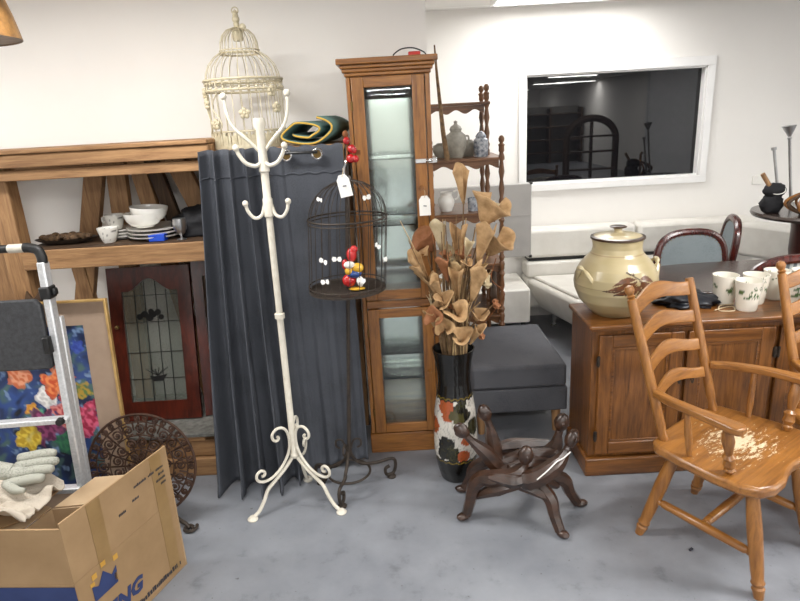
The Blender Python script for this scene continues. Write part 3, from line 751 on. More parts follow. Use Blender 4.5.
# ------------------------------------------------------------------ turned whatnot shelf behind the cabinet
t = thing('whatnot_stand', 'stepped brown wooden whatnot with turned spindle posts behind the tall cabinet', 'shelf stand', (.45, 3.85, 0))
def spindle(x, y, z0, z1, stops, fin=True):
    zz = [z0] + stops + [z1]; prof = []; H = z1 - z0
    for a, b in zip(zz[:-1], zz[1:]):
        for q_, r_ in ((0, .017), (.06, .017), (.09, .012), (.16, .019), (.22, .011), (.36, .018), (.5, .010), (.62, .018), (.78, .011), (.84, .019), (.91, .012), (.94, .017)):
            prof.append(((a + (b - a) * q_ - z0) / H, r_))
    if fin: prof += [(1, .016), (1 + .012 / H, .02), (1 + .022 / H, .01), (1 + .034 / H, .017), (1 + .048 / H, .018), (1 + .062 / H, .01), (1 + .066 / H, .001)]
    else: prof += [(1, .015)]
    obj('spindle_post', MB().turned((x, y, z0), (x, y, z1), prof, 12), 'spinz', t)
ys = (3.64, 3.88, 4.10); zs = [.12, .44, .78, 1.10, 1.435, 1.745]
spindle(.648, ys[0], 0, 1.50, [.12, .44, .78, 1.12]); spindle(.225, ys[0], 0, 1.50, [.12, .44, .78, 1.12])
spindle(.60, ys[1], 0, 1.80, [.12, .44, .78, 1.12, 1.45]); spindle(.225, ys[1], 0, 1.80, [.12, .44, .78, 1.12, 1.45])
spindle(.60, ys[2], 0, 1.80, [.12, .44, .78, 1.12, 1.45]); spindle(.225, ys[2], 0, 1.80, [.12, .44, .78, 1.12, 1.45])
def scallop(xa, xb, y, zt):
    pl = [(xa, zt), (xb, zt)]; n = 36
    for i in range(n + 1):
        q_ = 1 - i / n; pl.append((xa + (xb - xa) * q_, zt - .036 - .012 * math.cos(q_ * 2 * PI * 3)))
    return MB().prism([(a, b) for a, b in pl], (0, y, 0), (1, 0, 0), (0, 0, 1), .014)
for z in (1.425, 1.10, .78, .44, .12):
    w1 = .665 if z != 1.10 else .64
    obj('shelf_board', MB().bb(.215, w1, ys[0] - .01, ys[2] + .015, z, z + .016), 'spinx', t, bevel=.002)
    obj('apron', scallop(.235, w1 - .03, ys[0] + .012, z - .001), 'spinx', t)
obj('shelf_board', MB().bb(.215, .62, ys[1] - .02, ys[2] + .015, 1.745, 1.762), 'spinx', t, bevel=.002)
obj('apron', scallop(.235, .585, ys[1] + .002, 1.744), 'spinx', t)
obj('side_panel', MB().bb(.62, .64, ys[0] + .02, ys[2] - .02, .458, .778), 'spinz', t)
# ceramics on the whatnot
TZ = 1.4415
def pot(c, label, prof, m, lid=None, handle=0, cat='jar', name='jar', cf=None):
    t = thing(name, label, cat, c)
    obj('pot_body', MB().lathe(prof, c, 28, cf), m, t)
    if lid: obj('lid', MB().lathe(lid, c, 24), m, t)
    if handle:
        c = V(c)
        for s in ((1, -1) if handle == 2 else (1,)):
            obj('handle', MB().tube(cr([c + V((s * .045, 0, .12)), c + V((s * .075, 0, .125)), c + V((s * .075, 0, .085)), c + V((s * .055, 0, .07))], 5), .006, 6), m, t)
gj = [(0, 0), (.04, 0), (.044, .01), (.06, .06), (.066, .1), (.058, .135), (.034, .152), (.034, .16), (0, .16)]
pot((.395, 3.78, TZ), 'grey lidded ginger jar in the middle of the whatnot shelf', gj, 'grille', [(0, .161), (.036, .161), (.038, .17), (.03, .185), (.012, .196), (.009, .204), (.013, .212), (0, .22)], 2)
pot((.31, 3.85, TZ), 'squat grey pot behind the leaning stick on the whatnot', [(r_ * .85, z_ * .55) for r_, z_ in gj], 'grille')
pot((.475, 3.86, TZ), 'pale round pot between the ginger jar and the patterned jar', [(r_ * .9, z_ * .62) for r_, z_ in gj], M['china'] and 'grille')
bj = [(0, 0), (.04, 0), (.042, .01), (.046, .06), (.043, .1), (.03, .112), (.034, .12), (.02, .14), (.006, .15), (0, .152)]
pot((.545, 3.76, TZ), 'blue and white patterned lidded jar at the right of the whatnot shelf', bj, 'blueware')
TZ2 = 1.1165
pot((.325, 3.78, TZ2), 'white china jug with handle on the lower whatnot shelf', [(0, 0), (.035, 0), (.05, .04), (.052, .07), (.035, .1), (.042, .12), (.038, .12), (0, .05)], 'china', None, 1, 'jug', 'jug')
pot((.49, 3.74, TZ2), 'blue and white mug on the lower whatnot shelf behind the dried flowers', [(0, 0), (.034, 0), (.036, .08), (.033, .08), (.03, .01), (0, .01)], 'blueware', None, 0, 'mug', 'mug')
# long tapering stick
single('stick', MB().tube([(.325, 3.615, 1.4425), (.30, 3.56, 1.60), (.268, 3.46, 1.90), (.255, 3.40, 2.05)], [.016, .014, .008, .004], 10), 'twig', 'long tapering grey stick leaning from the whatnot behind the cabinet cornice', 'stick')

# ------------------------------------------------------------------ vase with dried flowers
VC = V((.232, 2.575, 0))
prof = [(0, 0), (.072, 0), (.076, .006), (.088, .05), (.099, .11), (.104, .16), (.105, .21), (.103, .28), (.097, .36), (.088, .42), (.08, .47), (.076, .51), (.078, .56), (.084, .61), (.092, .65), (.098, .672), (.093, .672), (.084, .64), (.072, .56), (.07, .5), (.08, .42), (.095, .25), (.09, .1), (0, .03)]
blk = lin('#12110f'); wht = lin('#cfcac0'); gry = lin('#85807a'); dg = lin('#2b2a18'); dk = lin('#15130f'); orr = lin('#a4502a'); olv = lin('#4a4526'); gld = lin('#6b5a22')
spots = [(-2.15, .41, .05, orr, 1), (-2.05, .365, .035, orr, 1), (-1.45, .40, .036, dg, 1), (-1.2, .37, .04, dk, 1), (-1.5, .355, .035, olv, 1), (-1.25, .43, .03, dg, 1), (-1.75, .37, .028, olv, 1),
         (-2.1, .22, .05, dk, 1), (-1.9, .18, .045, dg, 1), (-2.3, .17, .04, dk, 1), (-1.75, .15, .03, dg, 1), (-1.3, .16, .036, orr, 1), (-1.15, .24, .03, orr, 1), (-.7, .3, .05, dg, 1), (-2.9, .3, .05, orr, 1), (0.2, .25, .05, dk, 1), (1.3, .3, .06, dg, 1), (2.3, .28, .05, orr, 1)]
def vasecol(a, z):
    a = (a + PI) % (2 * PI) - PI
    z1_ = .435 + .004 * math.sin(a * 18); z0_ = .135 + .004 * math.sin(a * 18)
    if z > z1_ or z < z0_:
        if abs(z - z1_ - .012) < .0035 or abs(z - z0_ + .012) < .0035: return gld
        return blk
    c = wht
    sw = abs(nz(a * 5, z * 24, 1.3)); c = mixc(c, gry, (.09 - sw) * 12)
    sw2 = abs(nz(a * 9 + 4, z * 40, 7)); c = mixc(c, olv, (.05 - sw2) * 7)
    for sa, sz, sr, scol, k in spots:
        sr *= .85
        da = (a - sa + PI) % (2 * PI) - PI
        d = math.hypot(da * .1, z - sz) / sr + .25 * nz(a * 8, z * 60, sa)
        if d < 1: c = mixc(scol, olv, .6 if .55 < d < .62 else .3 * max(0, nz(a * 20, z * 160, 2)))
    return c
t = thing('floor_vase', 'tall black floor vase with white floral middle band beside the cabinet', 'vase', VC)
M['vasev'] = vcol('glazed_vase', .22, .4)
obj('vase_body', MB().lathe(fine(prof, 10), VC, 160, vasecol), 'vasev', t, smooth=60)

MOUTH = VC + V((0, 0, .665))
def stem_pts(tip, bend=.5, base=None):
    tip = V(tip); d = tip - MOUTH; h = V((d.x, d.y, 0)); base = base or V((rnd.uniform(-.03, .03), rnd.uniform(-.03, .03), 0))
    m_ = MOUTH + base + h * min(1, .05 / max(.05, h.length)) * .6
    b_ = VC + V((-h.x * .12, -h.y * .12, .3)) + base * .3
    mid = m_ + (tip - m_) * .5 + V((-h.x * .10, -h.y * .1, .03)) * bend
    return cr([b_, m_, mid, tip], 6)
def bloom_cone(tip, direc, L_, r_, wave=.15, open_=4.6, curl=.3):
    """a rolled paper like cone: narrow at its base, ragged open mouth"""
    ax_ = V(direc).normalized(); u = ax_.orthogonal().normalized(); v = ax_.cross(u); tip = V(tip); sd = rnd.random() * 50
    def fn(a, q_):
        an = sd + a * open_; rr = r_ * (.12 + .88 * q_ ** .8) * (1 + wave * math.sin(3 * an + sd)) + curl * r_ * max(0, q_ - .7) * 1.8
        ll = L_ * q_ * (1 + .12 * math.sin(2 * an + sd))
        rr *= 1 - .25 * a
        return tip + ax_ * ll + (u * math.cos(an) + v * math.sin(an)) * rr
    return MB().grid(fn, 22, 8)
def bloom_cup(tip, direc, r_, n=6, wid=.62):
    ax_ = V(direc).normalized(); u = ax_.orthogonal().normalized(); v = ax_.cross(u); tip = V(tip); mb = MB(); s0 = rnd.random() * 6
    for k in range(n):
        a0 = s0 + 2 * PI * k / n; dz = rnd.uniform(.5, 1.1)
        d = u * math.cos(a0) + v * math.sin(a0); w = ax_.cross(d)
        def fn(p_, q_):
            x = (p_ - .5) * 2
            return tip + d * (r_ * q_ * (1 - .25 * q_ * q_)) + ax_ * (r_ * (.75 * dz * q_ * q_ + .1) - r_ * .2 * x * x * q_) + w * (x * r_ * wid * math.sin(PI * min(.95, .12 + q_ * .8)))
        mb.grid(fn, 6, 6)
    return mb
def flower(tip, direc, kind, m, label, size=1., group=None, stem='twig'):
    t = thing('dried_flower', label, 'dried flower', VC + V((0, 0, .3)), group)
    tip = V(tip)
    obj('stem', MB().tube(stem_pts(tip), [.0045, .0028], 6), stem, t)
    if kind == 'cone': b_ = bloom_cone(tip, direc, .155 * size, .036 * size)
    elif kind == 'flare': b_ = bloom_cone(tip, direc, .11 * size, .075 * size, .2, 5.6, .6)
    elif kind == 'lip': b_ = bloom_cone(tip, direc, .055 * size, .042 * size, .22, 5.4, .75)
    else: b_ = bloom_cup(tip, direc, .05 * size)
    obj('bloom', b_, m, t, smooth=180, solid=.0018)
X, Y_ = VC.x, VC.y
# tip position = base of bloom
def fl(px, z, dy, *a, **k): flower((px, Y_ + dy, z), *a, **k)
fl(.295, 1.33, .0, (-.05, .0, 1), 'cone', 'petal', 'beige paper cone flower, the topmost one of the vase, tied to a tall twig', size=1.0)
fl(.375, 1.24, -.02, (.45, -.2, .8), 'flare', 'petal', 'wide beige flared flower at the upper right of the bouquet', size=1.05)
fl(.42, 1.285, .03, (.9, -.1, .25), 'cup', 'petalw', 'pale curled flower drooping at the far upper right of the bouquet', size=1.1)
fl(.26, 1.08, -.05, (-.02, -.1, 1), 'cone', 'petal', 'long narrow beige cone flower in the middle of the bouquet', size=1.05)
fl(.345, 1.08, -.06, (.25, -.2, 1), 'cone', 'petal', 'broad beige cone flower right of the bouquet middle with split rim', size=1.15)
fl(.40, 1.10, .0, (.4, -.3, .8), 'flare', 'petal', 'round beige flower behind the broad cone on the right', size=1.0)
fl(.205, 1.10, .04, (-.1, 0, 1), 'cone', 'petalw', 'pale white cone flower towards the left back of the bouquet', size=1.0)
fl(.125, 1.02, -.04, (-.45, -.2, .85), 'cone', 'petal', 'beige trumpet flower leaning out to the left over the cabinet door', size=.85)
fl(.165, 1.12, .06, (-.6, -.2, .7), 'flare', 'petalo', 'rust coloured leaf flower at the upper left of the bouquet', size=.8)
fl(.25, .93, -.08, (-.1, -.3, 1), 'cone', 'petal', 'upright beige cone low in the front of the bouquet', size=.9)
fl(.31, .92, -.1, (.25, -.25, 1), 'cone', 'petal', 'large beige cone with dark band at the front right', size=1.1)
fl(.36, 1.0, -.08, (.7, -.3, .55), 'cup', 'petalw', 'frayed pale flower at the right side of the bouquet', size=.95)
fl(.20, .91, -.09, (-.35, -.5, .8), 'lip', 'petal', 'small open beige flower low on the left above the rim', size=.9)
fl(.245, .865, -.11, (-.05, -.7, .7), 'lip', 'petal', 'small open beige flower in the middle just above the rim', size=1.0)
fl(.16, .84, -.08, (-.5, -.6, .5), 'lip', 'petalo', 'small orange tinged flower hanging low at the left of the rim', size=.9)
fl(.255, .74, -.10, (.05, -.5, .9), 'lip', 'petal', 'beige flower resting on the vase rim at the front', size=1.0)
fl(.30, .72, -.09, (.3, -.4, .8), 'cone', 'petal', 'short fat beige cone resting on the front right rim', size=.75)
fl(.345, .745, -.05, (.6, -.3, .5), 'cup', 'petalo', 'small orange flower at the right edge of the vase rim', size=.7)
fl(.405, .90, -.09, (.8, -.4, .2), 'cup', 'petalo', 'small orange flower on a long thin stalk in front of the ottoman', size=.6)
fl(.17, .775, -.06, (-.5, -.4, .6), 'cup', 'petalb', 'dark brown seed head at the left edge of the vase rim', size=.7)
fl(.215, 1.0, -.05, (-.2, -.2, 1), 'cone', 'petalo', 'narrow brownish cone left of the bouquet middle', size=.8)
fl(.165, .93, -.03, (-.3, -.3, .9), 'cone', 'petal', 'beige curled cone half way up the left side', size=.75)
fl(.33, .82, -.06, (.3, -.3, .8), 'lip', 'petal', 'beige flower tucked behind the large front cone', size=.9)
fl(.19, .80, -.1, (-.25, -.7, .5), 'lip', 'petal', 'pale beige flower drooping over the left front rim', size=.85)
for i in range(26):
    a = rnd.uniform(0, 2 * PI); z = rnd.uniform(.76, 1.12); q_ = rnd.uniform(.02, .09 + .12 * (z - .76)); dx, dy = q_ * math.cos(a), .8 * q_ * math.sin(a)
    fl(X + .012 + dx, z, dy - .02, (dx * 5 + rnd.uniform(-.3, .3), -.35 + dy * 3, 1), 'cone' if i % 3 else 'lip', ['petal', 'petalw', 'petal', 'petalo', 'petal', 'twigp'][i % 6], 'small dried beige or brown flower tucked deep among the stems in the floor vase', size=rnd.uniform(.4, .72), group='small flowers deep in the floor vase', stem='twigp' if i % 2 else 'twig')
for i in range(64):
    a = rnd.uniform(0, 2 * PI); q_ = rnd.uniform(.02, .15); z = rnd.uniform(.9, 1.3)
    if i == 0: tip = V((.02, 2.52, 1.28))
    elif i == 1: tip = V((.05, 2.5, 1.2))
    else: tip = V((X + .04 + q_ * math.cos(a), Y_ + .7 * q_ * math.sin(a), z))
    pts = stem_pts(tip, 1.0)
    o = single('dried_twig', MB().tube(pts, [rnd.uniform(.0045, .0085), .002], 6), 'twig' if i % 2 else 'twigp', 'thin bare dried twig among the flowers in the floor vase' if i > 1 else ['long pale twig arching far out to the left in front of the cabinet', 'second long twig arching left just below the longest one'][i], 'dried twig', 'bare twigs in the floor vase' if i > 1 else None, loc=VC + V((0, 0, .3)))
mb = MB()
single('dried_twig', MB().tube(cr([VC + V((.02, 0, .32)), MOUTH + V((.05, 0, 0)), (.40, 2.56, .82), (.46, 2.52, .93), (.40, 2.5, 1.01), (.42, 2.5, 1.1)], 8), .0022, 5), 'petalb', 'thin curly dark tendril looping at the right of the bouquet', 'dried twig', loc=VC + V((0, 0, .3)))

# ------------------------------------------------------------------ ottoman
t = thing('ottoman', 'long charcoal grey upholstered ottoman bench on short wooden legs behind the carved stool', 'ottoman', (.62, 3.28, 0))
mb = MB().bb(.355, .865, 2.92, 3.58, .275, .405); obj('seat_cushion', mb, 'ottoman', t, bevel=.018)
mb = MB().bb(.36, .872, 2.925, 3.575, .135, .272); obj('base', mb, 'ottoman', t, bevel=.008)
for xx, yy in ((.82, 2.96), (.41, 2.96), (.82, 3.53), (.41, 3.53)):
    obj('leg', MB().turned((xx, yy, 0), (xx, yy, .136), [(0, .017), (1, .026)], 14), 'pinez', t)

# ------------------------------------------------------------------ carved stool
SC = V((.485, 2.25, 0))
t = thing('carved_stool', 'low dark carved wooden stool of interlocking figures on the concrete floor', 'stool', SC)
def figure(head, neck, chest, hip, thigh, knee, foot, hr=.031, tr=.036):
    head, neck, chest, hip, thigh, knee, foot = map(V, (head, neck, chest, hip, thigh, knee, foot))
    P_ = cr([head - (head - neck) * .25, neck, chest, hip, thigh, knee, (knee + foot) / 2 + V((0, 0, .005)), foot + V((0, 0, .02))], 5)
    rr_ = [.015, .017, tr * .95, tr * 1.12, .034, .031, .025, .022]
    mb = MB().tube(P_, rr_, 7)
    d = foot - knee; d.z = 0; d.normalize()
    mb.ball(foot + d * .016 + V((0, 0, .017)), .021, (1.5, 1.05, .8), Matrix.Rotation(math.atan2(d.y, d.x), 3, 'Z'), 9, 6)
    for p_ in mb.v: p_.z = max(p_.z, 0)
    g = obj('carved_figure', mb, 'carved', t, smooth=38)
    q_ = (head - neck).normalized().to_track_quat('Z', 'Y').to_matrix()
    hm = MB().ball(head, hr, (.82, .95, 1.3), q_, 10, 8, dis=.12, fq=2, seed=head.x * 9)
    for e in (-1, 1): hm.ball(head + q_ @ V((e * hr * .8, 0, 0)), hr * .22, (.6, 1, 1.4), q_, 7, 5)
    hm.ball(head + q_ @ V((0, -hr * .85, 0)), hr * .26, (.7, .9, 1.5), q_, 7, 5)
    obj('head', hm, 'carved', g, smooth=38)
figure((.228, 2.25, .425), (.268, 2.25, .375), (.325, 2.255, .315), (.40, 2.27, .225), (.54, 2.255, .2), (.665, 2.27, .15), (.737, 2.275, 0))
figure((.333, 2.30, .475), (.352, 2.30, .415), (.368, 2.295, .33), (.39, 2.275, .235), (.50, 2.21, .205), (.575, 2.15, .15), (.610, 2.095, 0))
figure((.488, 2.195, .325), (.482, 2.195, .275), (.44, 2.195, .235), (.36, 2.215, .21), (.31, 2.235, .2), (.275, 2.25, .15), (.238, 2.235, 0), .034)
figure((.672, 2.33, .395), (.66, 2.33, .335), (.645, 2.335, .27), (.58, 2.355, .215), (.42, 2.385, .205), (.31, 2.42, .14), (.255, 2.43, 0), .034)
figure((.695, 2.25, .36), (.668, 2.235, .31), (.61, 2.195, .265), (.50, 2.165, .225), (.46, 2.26, .21), (.55, 2.42, .15), (.60, 2.48, 0), .033, .04)
for a_, b_, c_ in (((.34, 2.335, .27), (.47, 2.385, .262), (.63, 2.36, .275)), ((.37, 2.26, .25), (.5, 2.29, .265), (.65, 2.31, .26)), ((.33, 2.19, .235), (.43, 2.165, .225), (.52, 2.185, .235)), ((.28, 2.25, .10), (.37, 2.205, .165), (.47, 2.19, .19)), ((.64, 2.25, .13), (.55, 2.215, .19), (.45, 2.21, .21)), ((.36, 2.25, .22), (.47, 2.18, .20), (.58, 2.14, .15)), ((.42, 2.22, .255), (.52, 2.25, .25), (.62, 2.27, .235))):
    obj('carved_limb', MB().tube(cr([a_, b_, c_], 6), [.014, .032, .018], 6), 'carved', t, smooth=38)
single('cord', MB().tube(cr([(.52, 2.128, .25), (.56, 2.125, .29), (.605, 2.15, .315), (.64, 2.175, .315), (.675, 2.2, .325)], 6), .003, 5), 'paper', 'thin white string tied around the carved stool', 'string')

# ------------------------------------------------------------------ sideboard
t = thing('sideboard', 'brown wooden sideboard with panelled doors, large stoneware jar on top', 'sideboard', (1.6, 2.67, 0))
sx0, sx1, sy0, sy1, ST = .855, 2.6, 2.52, 2.83, .77
obj('carcass', MB().bb(sx0, sx1, sy0, sy1, .095, .735), 'sidez', t, bevel=.003)
obj('worktop', MB().bb(sx0 - .02, sx1 + .02, sy0 - .035, sy1 + .005, .748, ST), 'sidex', t, bevel=.007)
obj('top_moulding', MB().bb(sx0 - .008, sx1 + .008, sy0 - .018, sy1, .7355, .7475), 'sidex', t, bevel=.004)
obj('plinth', MB().bb(sx0 - .014, sx1 + .014, sy0 - .025, sy1, 0, .094), 'sidex', t, bevel=.008)
xs = [(.885, 1.265), (1.285, 1.675), (1.70, 2.09), (2.11, 2.50)]
for i, (a, b) in enumerate(xs):
    ya, yb = sy0 - .018, sy0 - .001; z0, z1, s = .115, .715, .06
    mb = MB().bb(a, a + s, ya, yb, z0, z1); mb.bb(b - s, b, ya, yb, z0, z1)
    d = obj('door', mb, 'sidez', t, bevel=.004)
    obj('door_rail', MB().bb(a + s, b - s, ya, yb, z0, z0 + s), 'sidex', d, bevel=.004); obj('door_rail', MB().bb(a + s, b - s, ya, yb, z1 - s, z1), 'sidex', d, bevel=.004)
    mb = MB().bb(a + s, b - s, ya + .009, yb, z0 + s, z1 - s); obj('door_panel', mb, 'sidez', d)
    mb = MB(); 
    for p_ in ((a + s, a + s + .012, z0 + s, z1 - s), (b - s - .012, b - s, z0 + s, z1 - s), (a + s + .012, b - s - .012, z0 + s, z0 + s + .012), (a + s + .012, b - s - .012, z1 - s - .012, z1 - s)): mb.bb(p_[0], p_[1], ya + .004, ya + .009, p_[2], p_[3])
    obj('panel_bead', mb, 'sidex', d, bevel=.003)
    hx = a - .004 if i % 2 == 0 else b + .004; mb = MB()
    for zz in (z0 + .1, z1 - .12): mb.bb(hx - .008, hx + .008, ya - .004, ya - .0005, zz - .022, zz + .022); mb.tube([(hx, ya - .005, zz - .026), (hx, ya - .005, zz + .026)], .005, 8)
    obj('hinge', mb, 'blackiron', d)
    kx = b - .02 if i % 2 == 0 else a + .02
    mb = MB().turned((kx, ya, .50), (kx, ya - .02, .50), [(0, .004), (.5, .004), (.6, .011), (1, .009)], 12); mb.tube(cr([(kx - .008, ya - .02, .5), (kx, ya - .026, .475), (kx + .008, ya - .02, .5)], 5), .003, 6)
    obj('handle', mb, 'blackiron', d)

# ------------------------------------------------------------------ stoneware jar
JC = V((1.0, 2.665, ST))
t = thing('stoneware_jar', 'big round cream stoneware jar with brown leaf decoration on the sideboard', 'jar', JC)
cream = lin('#bfb08a'); cream2 = lin('#ab9c75'); brn = lin('#6b3f1f'); brn2 = lin('#3c2616')
def leafd(u, v, cx_, cy_, ang, L_, w):
    x = (u - cx_) * math.cos(ang) + (v - cy_) * math.sin(ang); y = -(u - cx_) * math.sin(ang) + (v - cy_) * math.cos(ang)
    q_ = x / L_
    if 0 < q_ < 1: return abs(y) < w * math.sin(PI * q_ ** .8) and abs(y) > .0022
    return False
leaves = [(0, .2, 3.42, .105, .024), (-.004, .186, 3.62, .10, .024), (.0, .178, 3.95, .07, .02), (.008, .2, -.35, .08, .024), (.012, .19, -.75, .07, .018), (.01, .182, -1.25, .05, .015), (.004, .178, -1.75, .05, .013), (-.05, .165, 3.35, .08, .011)]
stems = [((-.04, .232), (.004, .205)), ((.004, .205), (.02, .19)), ((-.012, .222), (-.02, .24)), ((-.13, .15), (-.06, .165)), ((-.03, .128), (.04, .118)), ((.04, .118), (.09, .165)), ((-.09, .135), (-.03, .14))]
def jarcol(a, z):
    da = (a + 1.40 + PI) % (2 * PI) - PI; u = da * .165; v = z
    c = mixc(cream, cream2, .5 + nz(math.cos(a) * 2, math.sin(a) * 2, z * 14))
    if abs(z - .29) < .003: c = mixc(c, brn, .35)
    if abs(z - .152) < .0015 and abs(u) > .1: c = mixc(c, brn2, .3)
    for l in leaves:
        if leafd(u, v, *l): return mixc(brn, brn2, .3 + .6 * nz(u * 90, v * 90))
    for (a0, b0), (a1, b1) in stems:
        dx, dy = a1 - a0, b1 - b0; q_ = max(0, min(1, ((u - a0) * dx + (v - b0) * dy) / (dx * dx + dy * dy)))
        if math.hypot(u - a0 - dx * q_, v - b0 - dy * q_) < .0028: return brn2
    return c
jp = [(0, 0), (.09, 0), (.096, .004), (.125, .03), (.162, .075), (.183, .125), (.187, .155), (.182, .19), (.165, .228), (.142, .260), (.122, .28), (.111, .296), (.107, .315), (.109, .335), (.112, .35), (.105, .35), (.098, .32), (.115, .27), (.16, .2), (.16, .1), (0, .02)]
M['jarv'] = vcol('cream_stoneware_glaze', .3, .3)
obj('jar_body', MB().lathe(fine(jp, 12), JC, 220, jarcol), 'jarv', t, smooth=60)
lidp = [(0, .354), (.115, .3515), (.119, .356), (.118, .364), (.107, .366), (.08, .374), (.04, .381), (.022, .382), (.017, .386), (.016, .394), (.022, .399), (.036, .403), (.038, .406), (.03, .41), (0, .411)]
def lidcol(a, z):
    r_ = z
    if .354 < z < .3665 or z > .399: return brn2
    return cream
obj('lid', MB().lathe(fine(lidp, 5), JC, 64, lidcol), 'jarv', t, smooth=60)
M['jarplain'] = plain('cream_glaze', '#b3a47e', '#c1b28c', .3, coat=.3)
for a in (PI + .35, .15):
    d = V((math.cos(a), math.sin(a), 0)); tn = V((-d.y, d.x, 0)); P = lambda r_, z, s: JC + d * r_ + V((0, 0, z)) + tn * s
    mb = MB().tube(cr([P(.168, .175, .055), P(.178, .20, .042), P(.192, .232, .02), P(.198, .24, 0), P(.192, .232, -.02), P(.178, .20, -.042), P(.168, .175, -.055)], 5), [.006, .009, .011, .012, .012, .011, .012, .012, .011, .009, .006] * 2 + [.012] * 9, 8)
    obj('handle', mb, 'jarplain', t)

# ------------------------------------------------------------------ tumblers
tp = [(0, 0), (.034, 0), (.036, .004), (.039, .03), (.045, .09), (.048, .118), (.0455, .118), (.042, .09), (.036, .012), (0, .008)]
def mugcol(seed):
    w = lin('#ece7da'); g1 = lin('#5e7a46'); g2 = lin('#3d5636')
    lv = []
    rr = random.Random(seed)
    for k in range(5):
        base = rr.uniform(-PI, PI) if k else -PI / 2 - .35
        for j in range(7): lv.append((base + rr.uniform(-.1, .7) , .07 + rr.uniform(-.016, .022), rr.uniform(0, 6.28), rr.uniform(.022, .04), rr.uniform(.0035, .006)))
    def f(a, z):
        a = (a + PI) % (2 * PI) - PI
        z = z / 1.18
        for la, lz, an, L_, wd in lv:
            da = (a - la + PI) % (2 * PI) - PI
            if abs(da) < .9 and leafd(da * .043, z, 0, lz, an, L_, wd): return mixc(g1, g2, .5 + nz(a * 8, z * 70))
        return w
    return f
tum = [((1.585, 2.598), 'white leaf patterned tumbler standing foremost in the group of three'), ((1.54, 2.712), 'white leaf patterned tumbler at the left back of the group of three'), ((1.672, 2.69), 'white leaf patterned tumbler at the right back of the group of three'),
       ((1.79, 2.595), 'white leaf patterned tumbler right behind the post of the second armchair'), ((1.915, 2.58), 'white leaf patterned tumbler at the right edge of the sideboard view'), ((1.80, 2.74), 'white leaf patterned tumbler at the back beside the second armchair'), ((1.92, 2.72), 'white leaf patterned tumbler rearmost at the right edge')]
for i, ((x, y), lb) in enumerate(tum):
    lathe_thing('tumbler', [(r_ * 1.2, z_ * 1.18) for r_, z_ in fine(tp, 7)], (x, y, ST), 'cupv', lb, 'tumbler', 'leaf patterned tumblers on the sideboard', 120, mugcol(i * 3 + 2))
# black folded bag and cord
mb = lump((1.385, 2.725, ST + .014), (.15, .085, .042), .5, 2.6, 9, ST)
single('bag', mb, 'navyblack', 'flat crumpled black bag lying on the sideboard between jar and tumblers', 'bag', smooth=180)
single('cord', MB().tube(cr([(1.44, 2.60, ST + .004), (1.50, 2.63, ST + .004), (1.545, 2.64, ST + .004), (1.52, 2.58, ST + .004), (1.46, 2.59, ST + .004), (1.50, 2.66, ST + .004), (1.555, 2.65, ST + .012)], 8), .003, 5), 'hemp', 'thin beige cord loops lying beside the tumblers on the sideboard', 'cord')

# ------------------------------------------------------------------ ladder back armchairs
def wear_mat():
    m = wood('worn_chair_seat', '#74481c', '#9c682f', 'x', .33, coat=.3); nt = m.node_tree; b = nt.nodes['Principled BSDF']
    src = b.inputs['Base Color'].links[0].from_socket
    v = coords(nt, (5, 16, 10)); n1 = noise_n(nt, v, 5, 6, .75)
    tc = nt.nodes.new('ShaderNodeTexCoord'); mp = nt.nodes.new('ShaderNodeMapping'); mp.inputs['Location'].default_value = (-.0, -.14, -1.0 * 2.0); mp.inputs['Scale'].default_value = (3.6, 4.6, 4.4)
    nt.links.new(tc.outputs['Object'], mp.inputs['Vector'])
    gr = nt.nodes.new('ShaderNodeTexGradient'); gr.gradient_type = 'SPHERICAL'; nt.links.new(mp.outputs['Vector'], gr.inputs['Vector'])
    ma = nt.nodes.new('ShaderNodeMath'); ma.operation = 'MULTIPLY_ADD'; nt.links.new(gr.outputs['Fac'], ma.inputs[0]); ma.inputs[1].default_value = .34; nt.links.new(n1, ma.inputs[2])
    fac = ramp(nt, ma.outputs[0], [(.71, (0, 0, 0, 1)), (.76, (1, 1, 1, 1))])
    mm = nt.nodes.new('ShaderNodeMix'); mm.data_type = 'RGBA'; nt.links.new(fac, mm.inputs['Factor']); nt.links.new(src, mm.inputs['A']); mm.inputs['B'].default_value = lin('#d3c1a0')
    nt.links.new(mm.outputs['Result'], b.inputs['Base Color']); return m
M['seatworn'] = wear_mat()
TURN = [(0, .0165), (.05, .019), (.09, .023), (.11, .019), (.14, .024), (.17, .02), (.25, .0225), (.6, .026), (.9, .022), (1, .018)]
